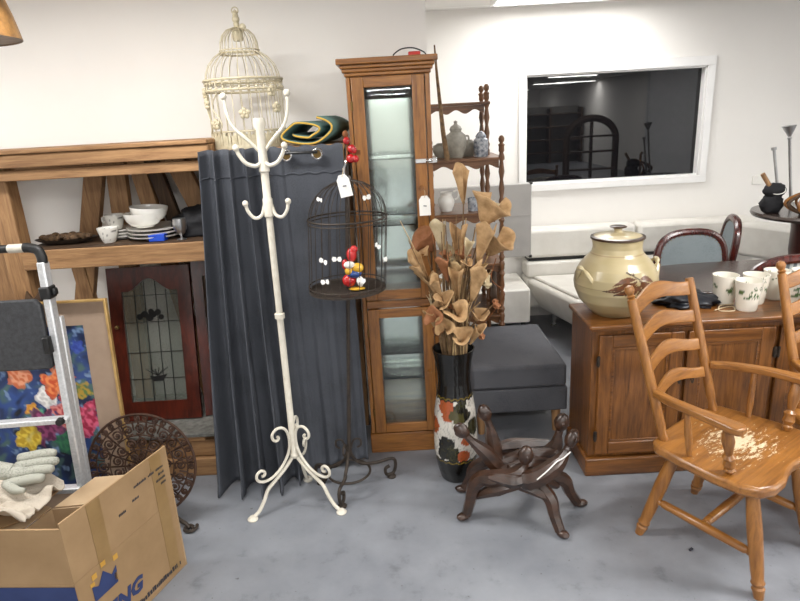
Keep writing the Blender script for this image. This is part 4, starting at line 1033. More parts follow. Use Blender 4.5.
def armchair(loc, rz, label, finial=(1, 0)):
    t = thing('armchair', label, 'armchair', (0, 0, 0), 'ladder back armchairs')
    # local axes: x = sideways (left post of the photo at -x), -y = back, +y = front ; z up
    SZ_ = .45; th = .042
    pl = [(-.215, -.185), (-.12, -.2), (0, -.204), (.12, -.2), (.215, -.185), (.245, -.16), (.262, -.05), (.275, .08), (.27, .17), (.245, .225), (.19, .25), (.12, .25), (.05, .232), (0, .226), (-.05, .232), (-.12, .25), (-.19, .25), (-.245, .225), (-.27, .17), (-.275, .08), (-.262, -.05), (-.245, -.16)]
    mb = MB().prism(pl, (0, 0, SZ_ - th), (1, 0, 0), (0, 1, 0), th)
    obj('seat', mb, 'seatworn', t, bevel=.012)
    feet = {'lf': ((-.205, .25, 0), (-.17, .165, SZ_ - th)), 'rf': ((.205, .25, 0), (.17, .165, SZ_ - th)), 'lb': ((-.215, -.215, 0), (-.15, -.12, SZ_ - th)), 'rb': ((.215, -.215, 0), (.15, -.12, SZ_ - th))}
    for k, (a, b) in feet.items(): obj('leg', MB().turned(a, b, TURN, 14), 'maplez', t)
    F = lambda k, q_: V(feet[k][0]) + (V(feet[k][1]) - V(feet[k][0])) * q_
    ST_ = [(0, .007), (.04, .009), (.06, .015), (.08, .012), (.1, .016), (.5, .018), (.9, .016), (.92, .012), (.94, .015), (.96, .009), (1, .007)]
    a, b = F('lf', .38), F('lb', .42); c, d = F('rf', .38), F('rb', .42)
    for p_, q_ in ((a, b), (c, d), ((a + b) / 2, (c + d) / 2)): obj('stretcher', MB().turned(p_, q_, ST_, 12), 'mapley', t)
    # back posts
    Pt = lambda s, q_: V((s * (.185 + .02 * q_), -.155 - .175 * q_, SZ_ + .575 * q_ - .012))
    for s, fn in ((-1, finial[0]), (1, finial[1])):
        pr = [(0, .014), (.03, .019), (.08, .016), (.12, .019), (.5, .0195), (.93, .018), (.955, .017)]
        if fn: pr += [(.96, .011), (.975, .017), (.985, .011), (1.0, .017), (1.02, .019), (1.04, .015), (1.05, .002)]
        else: pr += [(.962, .016), (.964, .004)]
        obj('back_post', MB().turned(Pt(s, 0), Pt(s, 1), pr, 14), 'maplez', t)
    for q_, h in ((.30, .05), (.5, .055), (.70, .058), (.895, .066)):
        n = 20; mb = MB(); W_ = Pt(1, q_).x - .008
        def sl(u, v):
            x = (u - .5) * 2; base = Pt(1, q_); c_ = math.cos(x * PI / 2)
            top = h * .42 + .030 * (math.cos(x * PI) * .5 + .5) ** 1.2 ; bot = -h * .42 + .020 * (math.cos(x * PI) * .5 + .5)
            zz = bot + (top - bot) * v
            return V((x * W_, base.y - .028 * (1 - x * x) - .3 * zz, base.z + zz))
        mb.grid(sl, n, 3); obj('ladder_slat', mb, 'maplex', t, smooth=180, solid=.013, bevel=.003)
    # arms with turned supports
    for s in (-1, 1):
        za = .655
        c_ = [(s * .199, -.20, .638), (s * .235, -.12, .645), (s * .262, 0, .652), (s * .270, .08, .653), (s * .275, .14, .652)]; w_ = [.016, .018, .02, .025, .03]
        P_ = cr(c_, 5); n = len(P_); mb = MB(); L_ = []; R_ = []
        for i, p_ in enumerate(P_):
            q_ = i / (n - 1) * 4; a_ = int(min(q_, 3)); w1 = w_[a_] + (w_[a_ + 1] - w_[a_]) * (q_ - a_)
            tn = (P_[min(i + 1, n - 1)] - P_[max(i - 1, 0)]); nn = V((tn.y, -tn.x, 0)).normalized(); L_.append(p_ - nn * w1); R_.append(p_ + nn * w1)
        e = P_[-1]; end = [e + V((.026, .014, 0)), e + V((.012, .024, 0)), e + V((-.012, .024, 0)), e + V((-.026, .014, 0))]
        if R_[-1].x < L_[-1].x: end = end[::-1]
        ring_ = L_ + end[::-1] + R_[::-1] if (L_[-1] - end[-1]).length < (L_[-1] - end[0]).length else L_ + end + R_[::-1]
        # slab per segment keeps the sloping arm watertight
        k = len(ring_); mb.add([p_ + V((0, 0, -.014)) for p_ in ring_] + [p_ + V((0, 0, .014)) for p_ in ring_], [tuple(range(k - 1, -1, -1)), tuple(range(k, 2 * k))] + [(i, (i + 1) % k, (i + 1) % k + k, i + k) for i in range(k)])
        obj('arm', mb, 'mapley', t, bevel=.006)
        obj('arm_support', MB().turned((s * .222, .11, SZ_), (s * .268, .105, .642), [(0, .012), (.08, .02), (.12, .014), (.2, .022), (.3, .018), (.36, .023), (.42, .013), (.55, .017), (.7, .022), (.85, .018), (1, .013)], 14), 'maplez', t)
        obj('arm_spindle', MB().turned((s * .225, -.035, SZ_), (s * .252, -.045, .644), [(0, .009), (.3, .013), (.6, .013), (1, .009)], 10), 'maplez', t)
    t.location = loc; t.rotation_euler = (0, 0, rz)
    return t
# forward (+y local) must point to f=(.579,-.816): rotation about z
def face(fx, fy): return math.atan2(-fx, fy)
# x local then maps to (cos, sin); mirrored so the photo's left post is local +x
a1 = armchair((1.235, 2.03, 0), face(.579, -.816), 'orange wood ladder back armchair with worn seat standing whole in front of the sideboard', (0, 1))
a2 = armchair((1.855, 2.12, 0), face(.17, -.985), 'second orange wood ladder back armchair, cut off by the right edge beside the tumblers', (1, 1))

# ------------------------------------------------------------------ dining table, oval back chairs
t = thing('dining_table', 'dark brown polished dining table behind the sideboard', 'table', (2.2, 3.26, 0))
pl = []
for i in range(64):
    a = 2 * PI * i / 64; c_, s_ = math.cos(a), math.sin(a); e = 2 / 4.2
    pl.append((2.2 + .8 * math.copysign(abs(c_) ** e, c_), 3.245 + .31 * math.copysign(abs(s_) ** e, s_)))
obj('table_top', MB().prism(pl, (0, 0, .722), (1, 0, 0), (0, 1, 0), .028), 'tabledark', t, bevel=.006)
obj('apron', MB().bb(1.55, 2.85, 3.05, 3.44, .65, .721), 'mahogx', t)
for xx in (1.56, 2.84):
    for yy in (3.07, 3.42): obj('leg', MB().turned((xx, yy, 0), (xx, yy, .65), [(0, .02), (.1, .026), (.7, .032), (.8, .022), (1, .035)], 12), 'mahogz', t)
def dchair(loc, rz, label, striped=False, hb=.98, bw=.235):
    t = thing('dining_chair', label, 'dining chair', (0, 0, 0), 'oval back dining chairs')
    # faces +y, back at y=-.22
    ov = lambda k, z0=.0: [(k * bw * math.copysign(abs(math.cos(a)) ** .72, math.cos(a)), (hb + .52) / 2 + (hb - .52) / 2 * (k if k < 1 else 1) * math.copysign(abs(math.sin(a)) ** .72, math.sin(a))) for a in [2 * PI * i / 40 for i in range(40)]]
    tilt = lambda z: -.21 - .12 * (z - .5)
    pts = [V((x, tilt(z), z)) for x, z in ov(1)]
    mb = MB().tube(pts + [pts[0]], .024, 10); obj('back_frame', mb, 'mahogz', t)
    mb = MB(); k = ov(.93)
    for off in (.012, -.012): mb.add([V((x, tilt(z) + off, z)) for x, z in k], [tuple(range(40))])
    n = 40; mb.f += [(i, (i + 1) % n, (i + 1) % n + n, i + n) for i in range(n)]
    pd = obj('back_pad', mb, 'chairstripe' if striped else 'chairfab', t)
    st = MB()
    for i in range(0, 40):
        x, z = ov(.9)[i]; st.ball((x, tilt(z) + .013, z), .0035, n=6, m=4)
    obj('piping', st, 'brass', pd)
    obj('seat_pad', MB().bb(-.23, .23, -.2, .24, .43, .49), 'chairfab', t, bevel=.02)
    obj('seat_frame', MB().bb(-.235, .235, -.205, .245, .37, .429), 'mahogx', t, bevel=.006)
    for x, y in ((-.2, .21), (.2, .21), (-.2, -.18), (.2, -.18)):
        obj('leg', MB().turned((x, y + (-.03 if y < 0 else .0), 0), (x, y, .372), [(0, .014), (.8, .022), (1, .024)], 10), 'mahogz', t)
    mb = MB()
    for s in (-1, 1): mb.tube([(s * .2, -.19, .4), (s * .19, -.205, .5), (s * .17, -.225, .56)], .018, 8)
    obj('back_stay', mb, 'mahogz', t)
    t.location = loc; t.rotation_euler = (0, 0, rz); return t
def stripe_mat():
    m, nt, b = base_mat('striped_chair_fabric', .8)
    tc = nt.nodes.new('ShaderNodeTexCoord'); w = nt.nodes.new('ShaderNodeTexWave'); w.wave_type = 'BANDS'; w.bands_direction = 'X'; w.inputs['Scale'].default_value = 9; w.inputs['Distortion'].default_value = 0
    nt.links.new(tc.outputs['Object'], w.inputs['Vector']); nt.links.new(ramp(nt, w.outputs['Fac'], [(.4, '#5d6468'), (.6, '#a9adab')]), b.inputs['Base Color']); return m
M['chairstripe'] = stripe_mat()
dchair((1.865, 3.47, 0), PI, 'oval back dining chair with grey fabric facing us across the table', False, .905, .215)
dchair((1.98, 3.98, 0), PI / 2 - .30, 'oval back dining chair seen from its side behind the table', False, .945, .18)
dchair((1.985, 3.11, 0), 0, 'oval back dining chair with striped back, just behind the tumblers', True, .93, .265)

# ------------------------------------------------------------------ white sofa group, grey panel
t = thing('sofa', 'white leather corner sofa along the back wall', 'sofa', (2.0, 4.6, 0))
obj('backrest', MB().bb(1.03, 1.905, 4.68, 4.86, .555, .79), 'leather', t, bevel=.03)
obj('backrest', MB().bb(1.925, 2.86, 4.68, 4.86, .555, .79), 'leather', t, bevel=.03)
mb = MB().box((2.86, 4.42, .645), (.5, .18, .26), Matrix.Rotation(-1.05, 3, 'Z')); obj('backrest', mb, 'leather', t, bevel=.03)
obj('seat_base', MB().bb(1.02, 3.1, 4.665, 4.88, .14, .40), 'leather', t, bevel=.03)
mb = MB(); q_ = [(1.03, 4.66), (1.225, 3.99), (1.70, 3.99), (1.70, 4.66)]; q2 = [(1.14, 4.66), (1.32, 4.06), (1.66, 4.06), (1.66, 4.66)]
mb.add([V((x, y, .14)) for x, y in q2] + [V((x, y, .33)) for x, y in q_] + [V((x, y, .40)) for x, y in q_], [(3, 2, 1, 0), (8, 9, 10, 11)] + [(k + i, k + (i + 1) % 4, k + 4 + (i + 1) % 4, k + 4 + i) for k in (0, 4) for i in range(4)]); obj('chaise', mb, 'leather', t, bevel=.03)
mb = MB().prism([(1.08, 4.64), (1.255, 4.03), (1.67, 4.03), (1.67, 4.64)], (0, 0, .395), (1, 0, 0), (0, 1, 0), .03); obj('chaise_cushion', mb, 'leather', t, bevel=.014)
obj('gap_shade_strip', MB().bb(1.05, 2.84, 4.70, 4.84, .532, .554), 'black', t)  # black strip put in for the shade of the gap below the backrests
obj('back_base', MB().bb(1.03, 2.86, 4.66, 4.86, .402, .53), 'leather', t, bevel=.02)
for x, y in ((1.36, 4.12), (1.62, 4.1), (1.245, 4.62), (2.9, 4.8), (2.9, 4.7)):
    obj('leg', MB().turned((x, y, 0), (x, y, .145), [(0, .028), (.05, .028), (.08, .01), (1, .01)], 12), 'chrome', t)
obj('hinge_clip', MB().bb(1.46, 1.53, 4.62, 4.659, .47, .54), 'leather', t, bevel=.006)
obj('hinge_clip', MB().bb(1.56, 1.63, 4.62, 4.659, .47, .54), 'leather', t, bevel=.006)
t = thing('pouffe', 'white leather pouffe block under the grey panel', 'pouffe', (.65, 4.62, 0))
obj('seat_block', MB().bb(.30, .995, 4.36, 4.86, .13, .40), 'leather', t, bevel=.015)
for x in (.35, .95):
    for y in (4.41, 4.80): obj('leg', MB().turned((x, y, 0), (x, y, .131), [(0, .018), (1, .018)], 10), 'black', t)
t = thing('upholstered_panel', 'pale grey upholstered panel with black corners standing on the white pouffe', 'panel', (.65, 4.6, .40))
obj('panel_body', MB().bb(.29, 1.045, 4.58, 4.62, .60, 1.168), 'greyfab', t, bevel=.008)
obj('panel_seam', MB().bb(.29, 1.045, 4.577, 4.58, .925, .93), 'greyfab', t)
obj('corner_cap', MB().bb(1.03, 1.05, 4.575, 4.625, .592, .612), 'black', t)
obj('corner_cap', MB().bb(.285, .305, 4.575, 4.625, .592, .612), 'black', t)
obj('corner_cap', MB().bb(1.03, 1.05, 4.575, 4.625, 1.16, 1.175), 'black', t)
for x in (.40, .80): obj('support_post', MB().bb(x, x + .03, 4.6, 4.618, .4005, .60), 'black', t)

# ------------------------------------------------------------------ round side table and its objects (right)
t = thing('side_table', 'round dark brown pedestal table at the right edge behind the dining chairs', 'side table', (2.70, 3.80, 0))
TT = .985
obj('table_top', MB().lathe([(0, TT - .03), (.365, TT - .03), (.375, TT - .015), (.37, TT), (0, TT)], (2.70, 3.80, 0), 48), 'tabledark', t)
obj('pedestal', MB().turned((2.70, 3.8, .03), (2.70, 3.8, TT - .03), [(0, .12), (.05, .1), (.1, .045), (.4, .06), (.55, .1), (.75, .13), (.9, .13), (1, .14)], 20), 'redz', t)
obj('pedestal_base', MB().lathe([(0, 0), (.22, 0), (.22, .02), (.12, .04), (0, .04)], (2.70, 3.8, 0), 28), 'redz', t)
mb = MB(); mb.ball((2.40, 3.80, TT + .06), .068, (1, .8, 1), n=30, m=20, dis=.25, fq=3, seed=3); mb.ball((2.41, 3.80, TT + .145), .06, (1.15, .8, .75), n=24, m=14, dis=.2, fq=3, seed=8)
for p_ in mb.v: p_.z = max(p_.z, TT)
t = thing('bag', 'small black bag with drawn neck standing on the round table', 'bag', (2.40, 3.80, TT))
obj('bag_body', mb, 'blackcloth', t, smooth=180)
obj('drawstring', MB().ring((2.415, 3.775, TT + .145), .042, .003, 24, 5, (.9, .1, .35), (-.2, .9, .3)), 'paper', t)
single('stick', MB().tube([(2.375, 3.80, TT + .17), (2.325, 3.81, TT + .25)], .014, 10), 'pinez', 'short pale wooden stick poking out of the black bag', 'stick')
mb = MB(); B_ = V((2.535, 3.64, TT))
t = thing('slatted_basket', 'round banded wooden basket standing on the round table', 'basket', B_)
for i in range(12):
    a = 2 * PI * i / 12; d = V((math.cos(a), math.sin(a), 0)); pts = [B_ + d * (.105 * math.sin(PI * q_)) * 1 + d * .025 + V((0, 0, .006 + .14 * q_)) for q_ in [k / 10 for k in range(11)]]
    obj('cane_band', MB().tube(pts, .009, 6), 'maplez' if i % 2 else 'darkz', t)
obj('basket_floor', MB().lathe([(0, 0), (.05, 0), (.05, .012), (0, .012)], B_, 20), 'darkx', t)
obj('handle', MB().tube([B_ + V((.01, 0, .012)), B_ + V((.012, 0, .22)), B_ + V((.03, 0, .235))], [.014, .012, .015], 8), 'pinez', t)
single('horn', MB().turned((2.57, 3.86, TT), (2.50, 3.88, TT + .53), [(0, .012), (.1, .008), (.2, .011), (.3, .009), (.84, .009), (.86, .014), (.88, .01), (1.0, .042), (1.002, .036), (.9, .006)], 18), 'silver', 'tall thin silver horn with flared mouth leaning on the round table', 'horn')
single('rod', MB().turned((2.52, 3.90, TT), (2.45, 3.93, TT + .40), [(0, .009), (.95, .009), (.96, .016), (1, .016)], 10), 'silver', 'plain grey metal rod left of the silver horn', 'rod')

# ------------------------------------------------------------------ framed painting
def flowerpaint(u, v):   # u = metres left of the right painting edge (0 at the right), v = height in metres
    x = -1.40 - u; z = v
    n1 = nz(x * 8, z * 8, 2); n2 = nz(x * 26, z * 20, 5); n3 = nz(x * 60 + z * 25, z * 52, 9); n4 = nz(x * 15 - z * 22, z * 14 + x * 12, 4)
    c = mixc(lin('#1a2440'), lin('#2f4a86'), .5 + n1 * 1.3 + .4 * n2); c = mixc(c, lin('#46615f'), (n4 - .08) * 3); c = mixc(c, lin('#6e86a8'), (n2 + n3 * .5 - .3) * 4); c = mixc(c, lin('#141a26'), (-n4 - .2) * 3)
    FL = [(-1.555, .635, .07, '#c9502a', '#e98a50'), (-1.72, .675, .05, '#c4663c', '#dd9a78'), (-1.61, .575, .05, '#c9c6c4', '#efece8'), (-1.73, .385, .06, '#bd9a28', '#e2c648'), (-1.65, .44, .08, '#5e2448', '#94466f'), (-1.55, .49, .07, '#b03c42', '#dd8a82'), (-1.465, .46, .085, '#9c2744', '#d75f7c'), (-1.45, .60, .04, '#a88a34', '#56703c'), (-1.69, .52, .032, '#c8862c', '#dca440'), (-1.53, .555, .035, '#a0303c', '#c8545a'), (-1.44, .80, .03, '#2c3f90', '#3d55a8'), (-1.56, .36, .06, '#2c5a4a', '#3a7a54'), (-1.66, .50, .03, '#3c7a68', '#5a9a80')]
    for fx, fz, fr, ca, cb in FL:
        an = math.atan2(z - fz, x - fx); d = math.hypot(x - fx, z - fz) / fr; d += .14 * math.sin(an * 5 + fx * 30) + .4 * n2 + .2 * n3
        if d < 1:
            k = mixc(lin(ca), lin(cb), .5 + n3 * 2.2 + .5 * n2 + .35 * math.sin(d * 11 + an * 2)); return mixc(k, c, max(0, d - .75) * 1.6 + max(0, n4 - .3))
    return c
t = thing('framed_painting', 'large blue flower painting in thin gold frame with beige mount behind the ladder', 'painting', (-1.75, 2.5, 0))
q = lambda x, z, d=0: V((x, 2.42 + .10 * z - d, z + .004))
px0, px1, pzt = -2.15, -1.272, 1.012
mb = MB()
for a in ((px1 - .011, px1, 0, pzt), (px0, px0 + .011, 0, pzt), (px0 + .011, px1 - .011, 0, .011), (px0 + .011, px1 - .011, pzt - .011, pzt)):
    mb.slab([q(a[0], a[2]), q(a[1], a[2]), q(a[1], a[3]), q(a[0], a[3])], .022)
for p_ in mb.v: pass
obj('frame', mb, plain('thin_gold_frame', '#a88650', '#c8a56a', .35, .4), t, bevel=.002)
mb = MB().slab([q(px0 + .012, .012, -.012), q(px1 - .012, .012, -.012), q(px1 - .012, pzt - .012, -.012), q(px0 + .012, pzt - .012, -.012)], .004); obj('mount_board', mb, plain('beige_mount', '#9a8471', '#a58f7b', .8), t)
mb = MB(); mb.grid(lambda u, v: q(-1.40 - .62 * u, .12 + .775 * v, -.0065), 190, 230, lambda u, v: flowerpaint(.62 * u, .12 + .775 * v)); M['paintv'] = vcol('oil_paint', .45)
obj('canvas', mb, 'paintv', t)
t = thing('garden_stake', 'jagged dark brown leaf on a stake showing above the ladder tread', 'garden stake', (-1.66, 2.64, 0))
obj('leaf_shape', MB().prism([(0, 0), (.03, .09), (.055, .05), (.1, .1), (.09, .03), (.14, .05), (.12, 0)], (-1.72, 2.63, .945), (1, 0, 0), (0, .1, 1), .012), 'darkx', t)
obj('stake', MB().tube([(-1.66, 2.64, 0), (-1.66, 2.64, .96)], .009, 8), 'darkz', t)

# ------------------------------------------------------------------ step ladder
t = thing('step_ladder', 'folded aluminium step ladder with black tread standing at the left edge', 'ladder', (-1.65, 2.25, 0))
lx1, lx0 = -1.383, -1.85
ly = lambda z: 2.20 + .085 * z
mb = MB()
for x in (lx1, lx0):
    mb.bar((x, ly(.0), .01), (x, ly(1.225), 1.235), .03, .045, (0, 1, 0))
obj('side_rail', mb, 'alu', t, bevel=.006)
mb = MB()
for x in (lx1 - .005, lx0 + .005): mb.bar((x - .002, ly(0) + .05, .01), (x + .004, ly(1.0) + .05, 1.0), .022, .03, (0, 1, 0))
obj('rear_leg', mb, 'alu', t, bevel=.005)
P_ = lambda x, z: (x, ly(z), z + .02)
mb = MB().tube(cr([P_(lx1, 1.21), P_(lx1, 1.235), P_(lx1 - .012, 1.262), P_(lx1 - .045, 1.272), P_(lx1 - .06, 1.272)], 6), .019, 12); obj('corner_bend', mb, 'black', t); mb = MB().tube(cr([P_(lx0, 1.21), P_(lx0, 1.235), P_(lx0 + .012, 1.262), P_(lx0 + .045, 1.272), P_(lx0 + .06, 1.272)], 6), .019, 12); obj('corner_bend', mb, 'black', t)
obj('handle_bar', MB().tube([P_(lx0 + .06, 1.272), P_(lx1 - .06, 1.272)], .016, 12), 'black', t)
obj('white_band', MB().tube([P_(lx1 - .12, 1.272), P_(lx1 - .058, 1.272)], .0175, 12), 'whiteiron', t)
obj('red_band', MB().tube([P_(lx1 - .30, 1.272), P_(lx1 - .185, 1.272)], .0172, 12), 'redp', t)
mb = MB().box((lx1, ly(1.115) - .003, 1.115), (.042, .056, .05)); mb.bar((lx1 + .02, ly(1.115), 1.115), (lx1 + .034, ly(1.115), 1.115), .03, .03); obj('joint', mb, 'black', t, bevel=.006)
pl = [(-.215, 0), (.205, 0), (.212, .012), (.205, .26), (.185, .285), (-.185, .285), (-.205, .26), (-.222, .012)]
obj('tread', MB().prism(pl, ((lx0 + lx1) / 2, ly(.80) - .03, .81), (1, 0, 0), (0, .09, .996), -.03), 'step', t, bevel=.006)
obj('tread_lock', MB().bb(lx1 - .025, lx1 - .0, ly(.9) - .06, ly(.9) - .028, .88, .95), 'black', t, bevel=.004)
obj('rung', MB().bar((lx0, ly(.595) - .03, .585), (lx1 + .01, ly(.605) - .03, .595), .022, .042, (0, 1, 0)), 'alu', t, bevel=.004)
obj('rung', MB().bar((lx0, ly(.3) - .02, .28), (lx1, ly(.3) - .02, .28), .022, .042, (0, 1, 0)), 'alu', t, bevel=.004)
obj('rivet_knob', MB().turned((lx1 - .012, ly(.6) - .035, .60), (lx1 - .012, ly(.6) - .07, .60), [(0, .008), (.3, .008), (.5, .017), (1, .014)], 12), 'black', t)
mb = MB()
for x in (lx1, lx0): mb.bb(x - .022, x + .022, ly(0) - .03, ly(0) + .03, 0, .03)
obj('rubber_foot', mb, 'black', t, bevel=.005)

# ------------------------------------------------------------------ scrolled iron table, top tipped up
LC = V((-1.175, 2.335, .292)); LU = V((1, 0, 0)); LV = V((0, .17, .985)).normalized(); LN = LU.cross(LV)
t = thing('iron_table', 'round rusty scrollwork iron table with its top tipped upright behind the cardboard box', 'table', (-1.175, 2.34, 0))
mb = MB().ring(LC, .234, .006, 64, 8, LU, LV); mb.ring(LC, .2, .0035, 56, 6, LU, LV); mb.ring(LC, .075, .0035, 36, 6, LU, LV); mb.ring(LC, .14, .003, 48, 6, LU, LV)
tt = obj('table_top', mb, 'rust', t)
mb = MB()
for rad, n, s in ((.217, 34, .015), (.17, 20, .027), (.108, 13, .026), (.05, 7, .019), (0, 1, .022)):
    for i in range(n):
        a = 2 * PI * i / n + rad * 9; c_ = LC + (LU * math.cos(a) + LV * math.sin(a)) * rad
        mb.tube(spiral(c_, s * .2, s, a, 1.6 * (1 if i % 2 else -1), LU, LV, 16), .0044, 5)
        if s > .018: mb.ball(c_, s * .28, n=7, m=4)
for i in range(20):
    a = 2 * PI * (i + .5) / 20 + 1.53; c_ = LC + (LU * math.cos(a) + LV * math.sin(a)) * .165
    mb.tube([c_, LC + (LU * math.cos(a) + LV * math.sin(a)) * .2], .004, 5)
obj('scrollwork', mb, 'rust', tt)
mb = MB().lathe([(0, 0), (.2, 0), (.2, .002), (0, .002)], LC - LN * .008, 48, A=Matrix((LU, LV, LN)).transposed())
mb = MB()
for i in range(16):
    a = 2 * PI * i / 16; mb.bar(LC - LN * .006, LC - LN * .006 + (LU * math.cos(a) + LV * math.sin(a)) * .23, .007, .003, LN)
obj('backing_strips', mb, 'rust', tt)
hub = LC - LN * .05
obj('pedestal', MB().tube([LC - LN * .012, hub, hub + V((0, .012, -.12)), hub + V((0, .012, -.2))], .014, 10), 'blackiron', t)
for fx, fy in ((-.985, 2.262), (-1.345, 2.30), (-1.18, 2.50)):
    a = hub + V((0, .012, -.15)); f_ = V((fx, fy, .012)); d = V((fx - a.x, fy - a.y, 0)).normalized()
    mb = MB().tube(cr([a, a + (f_ - a) * .35 + V((0, 0, -.03)), a + (f_ - a) * .7 + V((0, 0, -.02)), f_ - d * .03 + V((0, 0, .012)), f_], 6), .009, 8)
    mb.tube(spiral(f_ - V((0, 0, .0)), .01, .032, 0, 1.2, d, V((-d.y, d.x, 0)), 18), .008, 6)
    for p_ in mb.v: p_.z = max(p_.z, 0)
    obj('leg', mb, 'blackiron', t)

# ------------------------------------------------------------------ cardboard boxes
def text_mesh(body, size, org, u, v, ext=.0008):
    cu = bpy.data.curves.new('lettering', 'FONT'); cu.body = body; cu.size = size; cu.extrude = ext; cu.resolution_u = 2; cu.offset = .0035; cu.shear = .25
    o = bpy.data.objects.new('lettering', cu); C.objects.link(o); bpy.context.view_layer.update()
    dg = bpy.context.evaluated_depsgraph_get(); me = bpy.data.meshes.new_from_object(o.evaluated_get(dg))
    u = V(u).normalized(); v = V(v).normalized(); n = u.cross(v); org = V(org)
    mb = MB(); mb.add([org + u * p_.co.x + v * p_.co.y + n * p_.co.z for p_ in me.vertices], [tuple(f_.vertices) for f_ in me.polygons])
    bpy.data.objects.remove(o); bpy.data.curves.remove(cu); bpy.data.meshes.remove(me); return mb
A_ = V((-1.10, 1.60, 0)); B_ = V((-.93, 2.05, 0)); C_ = V((-1.40, 2.02, 0)); D_ = V((-1.52, 1.63, 0)); H_ = .315; UP = V((0, 0, 1))
t = thing('cardboard_box', 'large open brown cardboard box with raised flaps and blue crown print, bottom left', 'box', (A_ + B_ + C_ + D_) / 4)
ct = .006
def wallp(a, b, z0, z1, nm, m='card', lean=V((0, 0, 0)), par=None):
    return obj(nm, MB().slab([a + UP * z0, b + UP * z0, b + UP * z1 + lean, a + UP * z1 + lean], -ct), m, par or t)
wallp(A_, B_, 0, H_, 'side_wall'); wallp(B_, C_, 0, H_, 'side_wall', 'cardin'); wallp(C_, D_, 0, H_, 'side_wall', 'cardin'); wallp(D_, A_, 0, H_, 'side_wall')
obj('box_floor', MB().prism([(p_.x, p_.y) for p_ in (A_, B_, C_, D_)], (0, 0, .001), (1, 0, 0), (0, 1, 0), .005), 'cardin', t)
fr = wallp(A_, B_, H_ + .001, .545, 'raised_flap')
ff = wallp(D_ + V((-.02, 0, 0)), A_ + V((0, 0, 0)), H_ + .001, .525, 'raised_flap')
bf = obj('folded_flap', MB().slab([C_ + UP * (H_ + .002) + V((.012, .0, 0)), C_ + (B_ - C_) * .80 + UP * (H_ + .002), C_ + (B_ - C_) * .62 + V((.10, .15, H_ + .03)), C_ + V((.10, .16, H_ + .025))], .005), 'cardin', t)
lf_ = obj('folded_flap', MB().slab([D_ + UP * (H_ + .002), C_ + UP * (H_ + .002), C_ + V((-.12, .02, H_ + .03)), D_ + V((-.18, .04, H_ + .03))], .005), 'cardin', t)
wn = (B_ - A_).normalized(); on = V((wn.y, -wn.x, 0))     # outward of right wall
obj('blue_band', MB().slab([D_ + UP * .0 + V((0, -.0015, 0)), A_ + V((0, -.0015, 0)), A_ + UP * (H_ - .01) + V((0, -.0015, 0)), D_ + UP * (H_ - .01) + V((0, -.0015, 0))], .001), 'navy', t)
Wp = lambda s, z, o=.0018: A_ + wn * s + UP * z + on * o
mb = MB().prism([(0, 0), (.10, 0), (.105, .065), (.082, .045), (.052, .085), (.025, .045), (.0, .06)], Wp(.055, .195), wn, UP, .0008); obj('crown_print', mb, 'navy', t)
for s, z, w, h in ((.062, .275, .02, .02), (.103, .295, .02, .018), (.155, .28, .02, .02), (.145, .205, .012, .03), (.05, .255, .018, .014)): obj('gold_print', MB().slab([Wp(s, z), Wp(s + w, z), Wp(s + w, z + h), Wp(s, z + h)], .0008), 'gold', t)
obj('king_lettering', text_mesh('KING', .08, Wp(.055, .085), wn, UP), 'navy', t)
mb = MB(); rr = random.Random(5)
s = .16
while s < .455:
    w = rr.uniform(.006, .014); h = rr.uniform(.012, .02)
    if rr.random() < .84: mb.slab([Wp(s, .028), Wp(s + w * .7, .028), Wp(s + w * .7, .028 + h), Wp(s, .028 + h)], .0008)
    s += w
for z, s0, s1 in ((.475, .30, .36), (.475, .372, .40), (.475, .412, .445), (.452, .42, .45), (.43, .405, .45), (.41, .425, .45), (.415, .215, .245), (.43, .282, .31)):
    s = s0
    while s < s1:
        w = rr.uniform(.004, .008); mb.slab([Wp(s, z), Wp(s + w * .7, z + .001), Wp(s + w * .7, z + rr.uniform(.006, .012)), Wp(s, z + .007)], .0008); s += w
obj('small_print', mb, 'ink', t)
mb = MB(); mb.slab([Wp(.10, H_ - .03, .001), Wp(.155, H_ - .03, .001), Wp(.155, .54, .001), Wp(.10, .54, .001)], .0006); mb.slab([Wp(.39, .02, .001), Wp(.445, .02, .001), Wp(.445, .54, .001), Wp(.39, .54, .001)], .0006)
obj('packing_tape', mb, plain('brown_tape', '#86693f', '#94774c', .45), t)
single('packing_paper', lump((-1.19, 1.83, .18), (.09, .12, .172), .2, 4, 6, .008), 'cardin', 'crumpled pale paper stuffed inside the open cardboard box', 'packing paper', smooth=180)
# second box
t = thing('cardboard_box', 'closed brown cardboard box at the left edge carrying the canvas and glove', 'box', (-1.76, 1.95, 0))
obj('box_body', MB().bb(-2.02, -1.62, 1.72, 2.10, 0, .355), 'card', t, bevel=.003)
obj('folded_flap', MB().slab([(-1.618, 1.74, .362), (-1.618, 2.09, .362), (-1.40, 2.085, .352), (-1.45, 1.90, .352)], .005), 'card', t)
def clothfn(u, v):
    x = -1.95 + .57 * u; y = 1.84 + .26 * v
    z = .41 + .05 * math.sin(u * 5 + 1) * math.sin(v * 3) + .035 * nz(u * 5, v * 5, 1) + .03 * nz(u * 11, v * 9, 4) - .045 * max(0, u - .7) * 3
    return V((x + .03 * nz(v * 4, u * 3, 2), y + .05 * nz(u * 3, v * 2, 7), max(.372, z + .02)))
mb = MB().grid(clothfn, 60, 40)
single('canvas_cloth', mb, 'canvas', 'cream canvas cloth draped over the box at the left edge', 'cloth', smooth=180, solid=.006)
t = thing('work_glove', 'grey white knitted work glove lying on the canvas beside the ladder', 'glove', (-1.50, 2.10, .40))
mb = MB().ball((-1.535, 2.09, .445), .05, (1.35, .8, .5), n=20, m=12, dis=.1, seed=2)
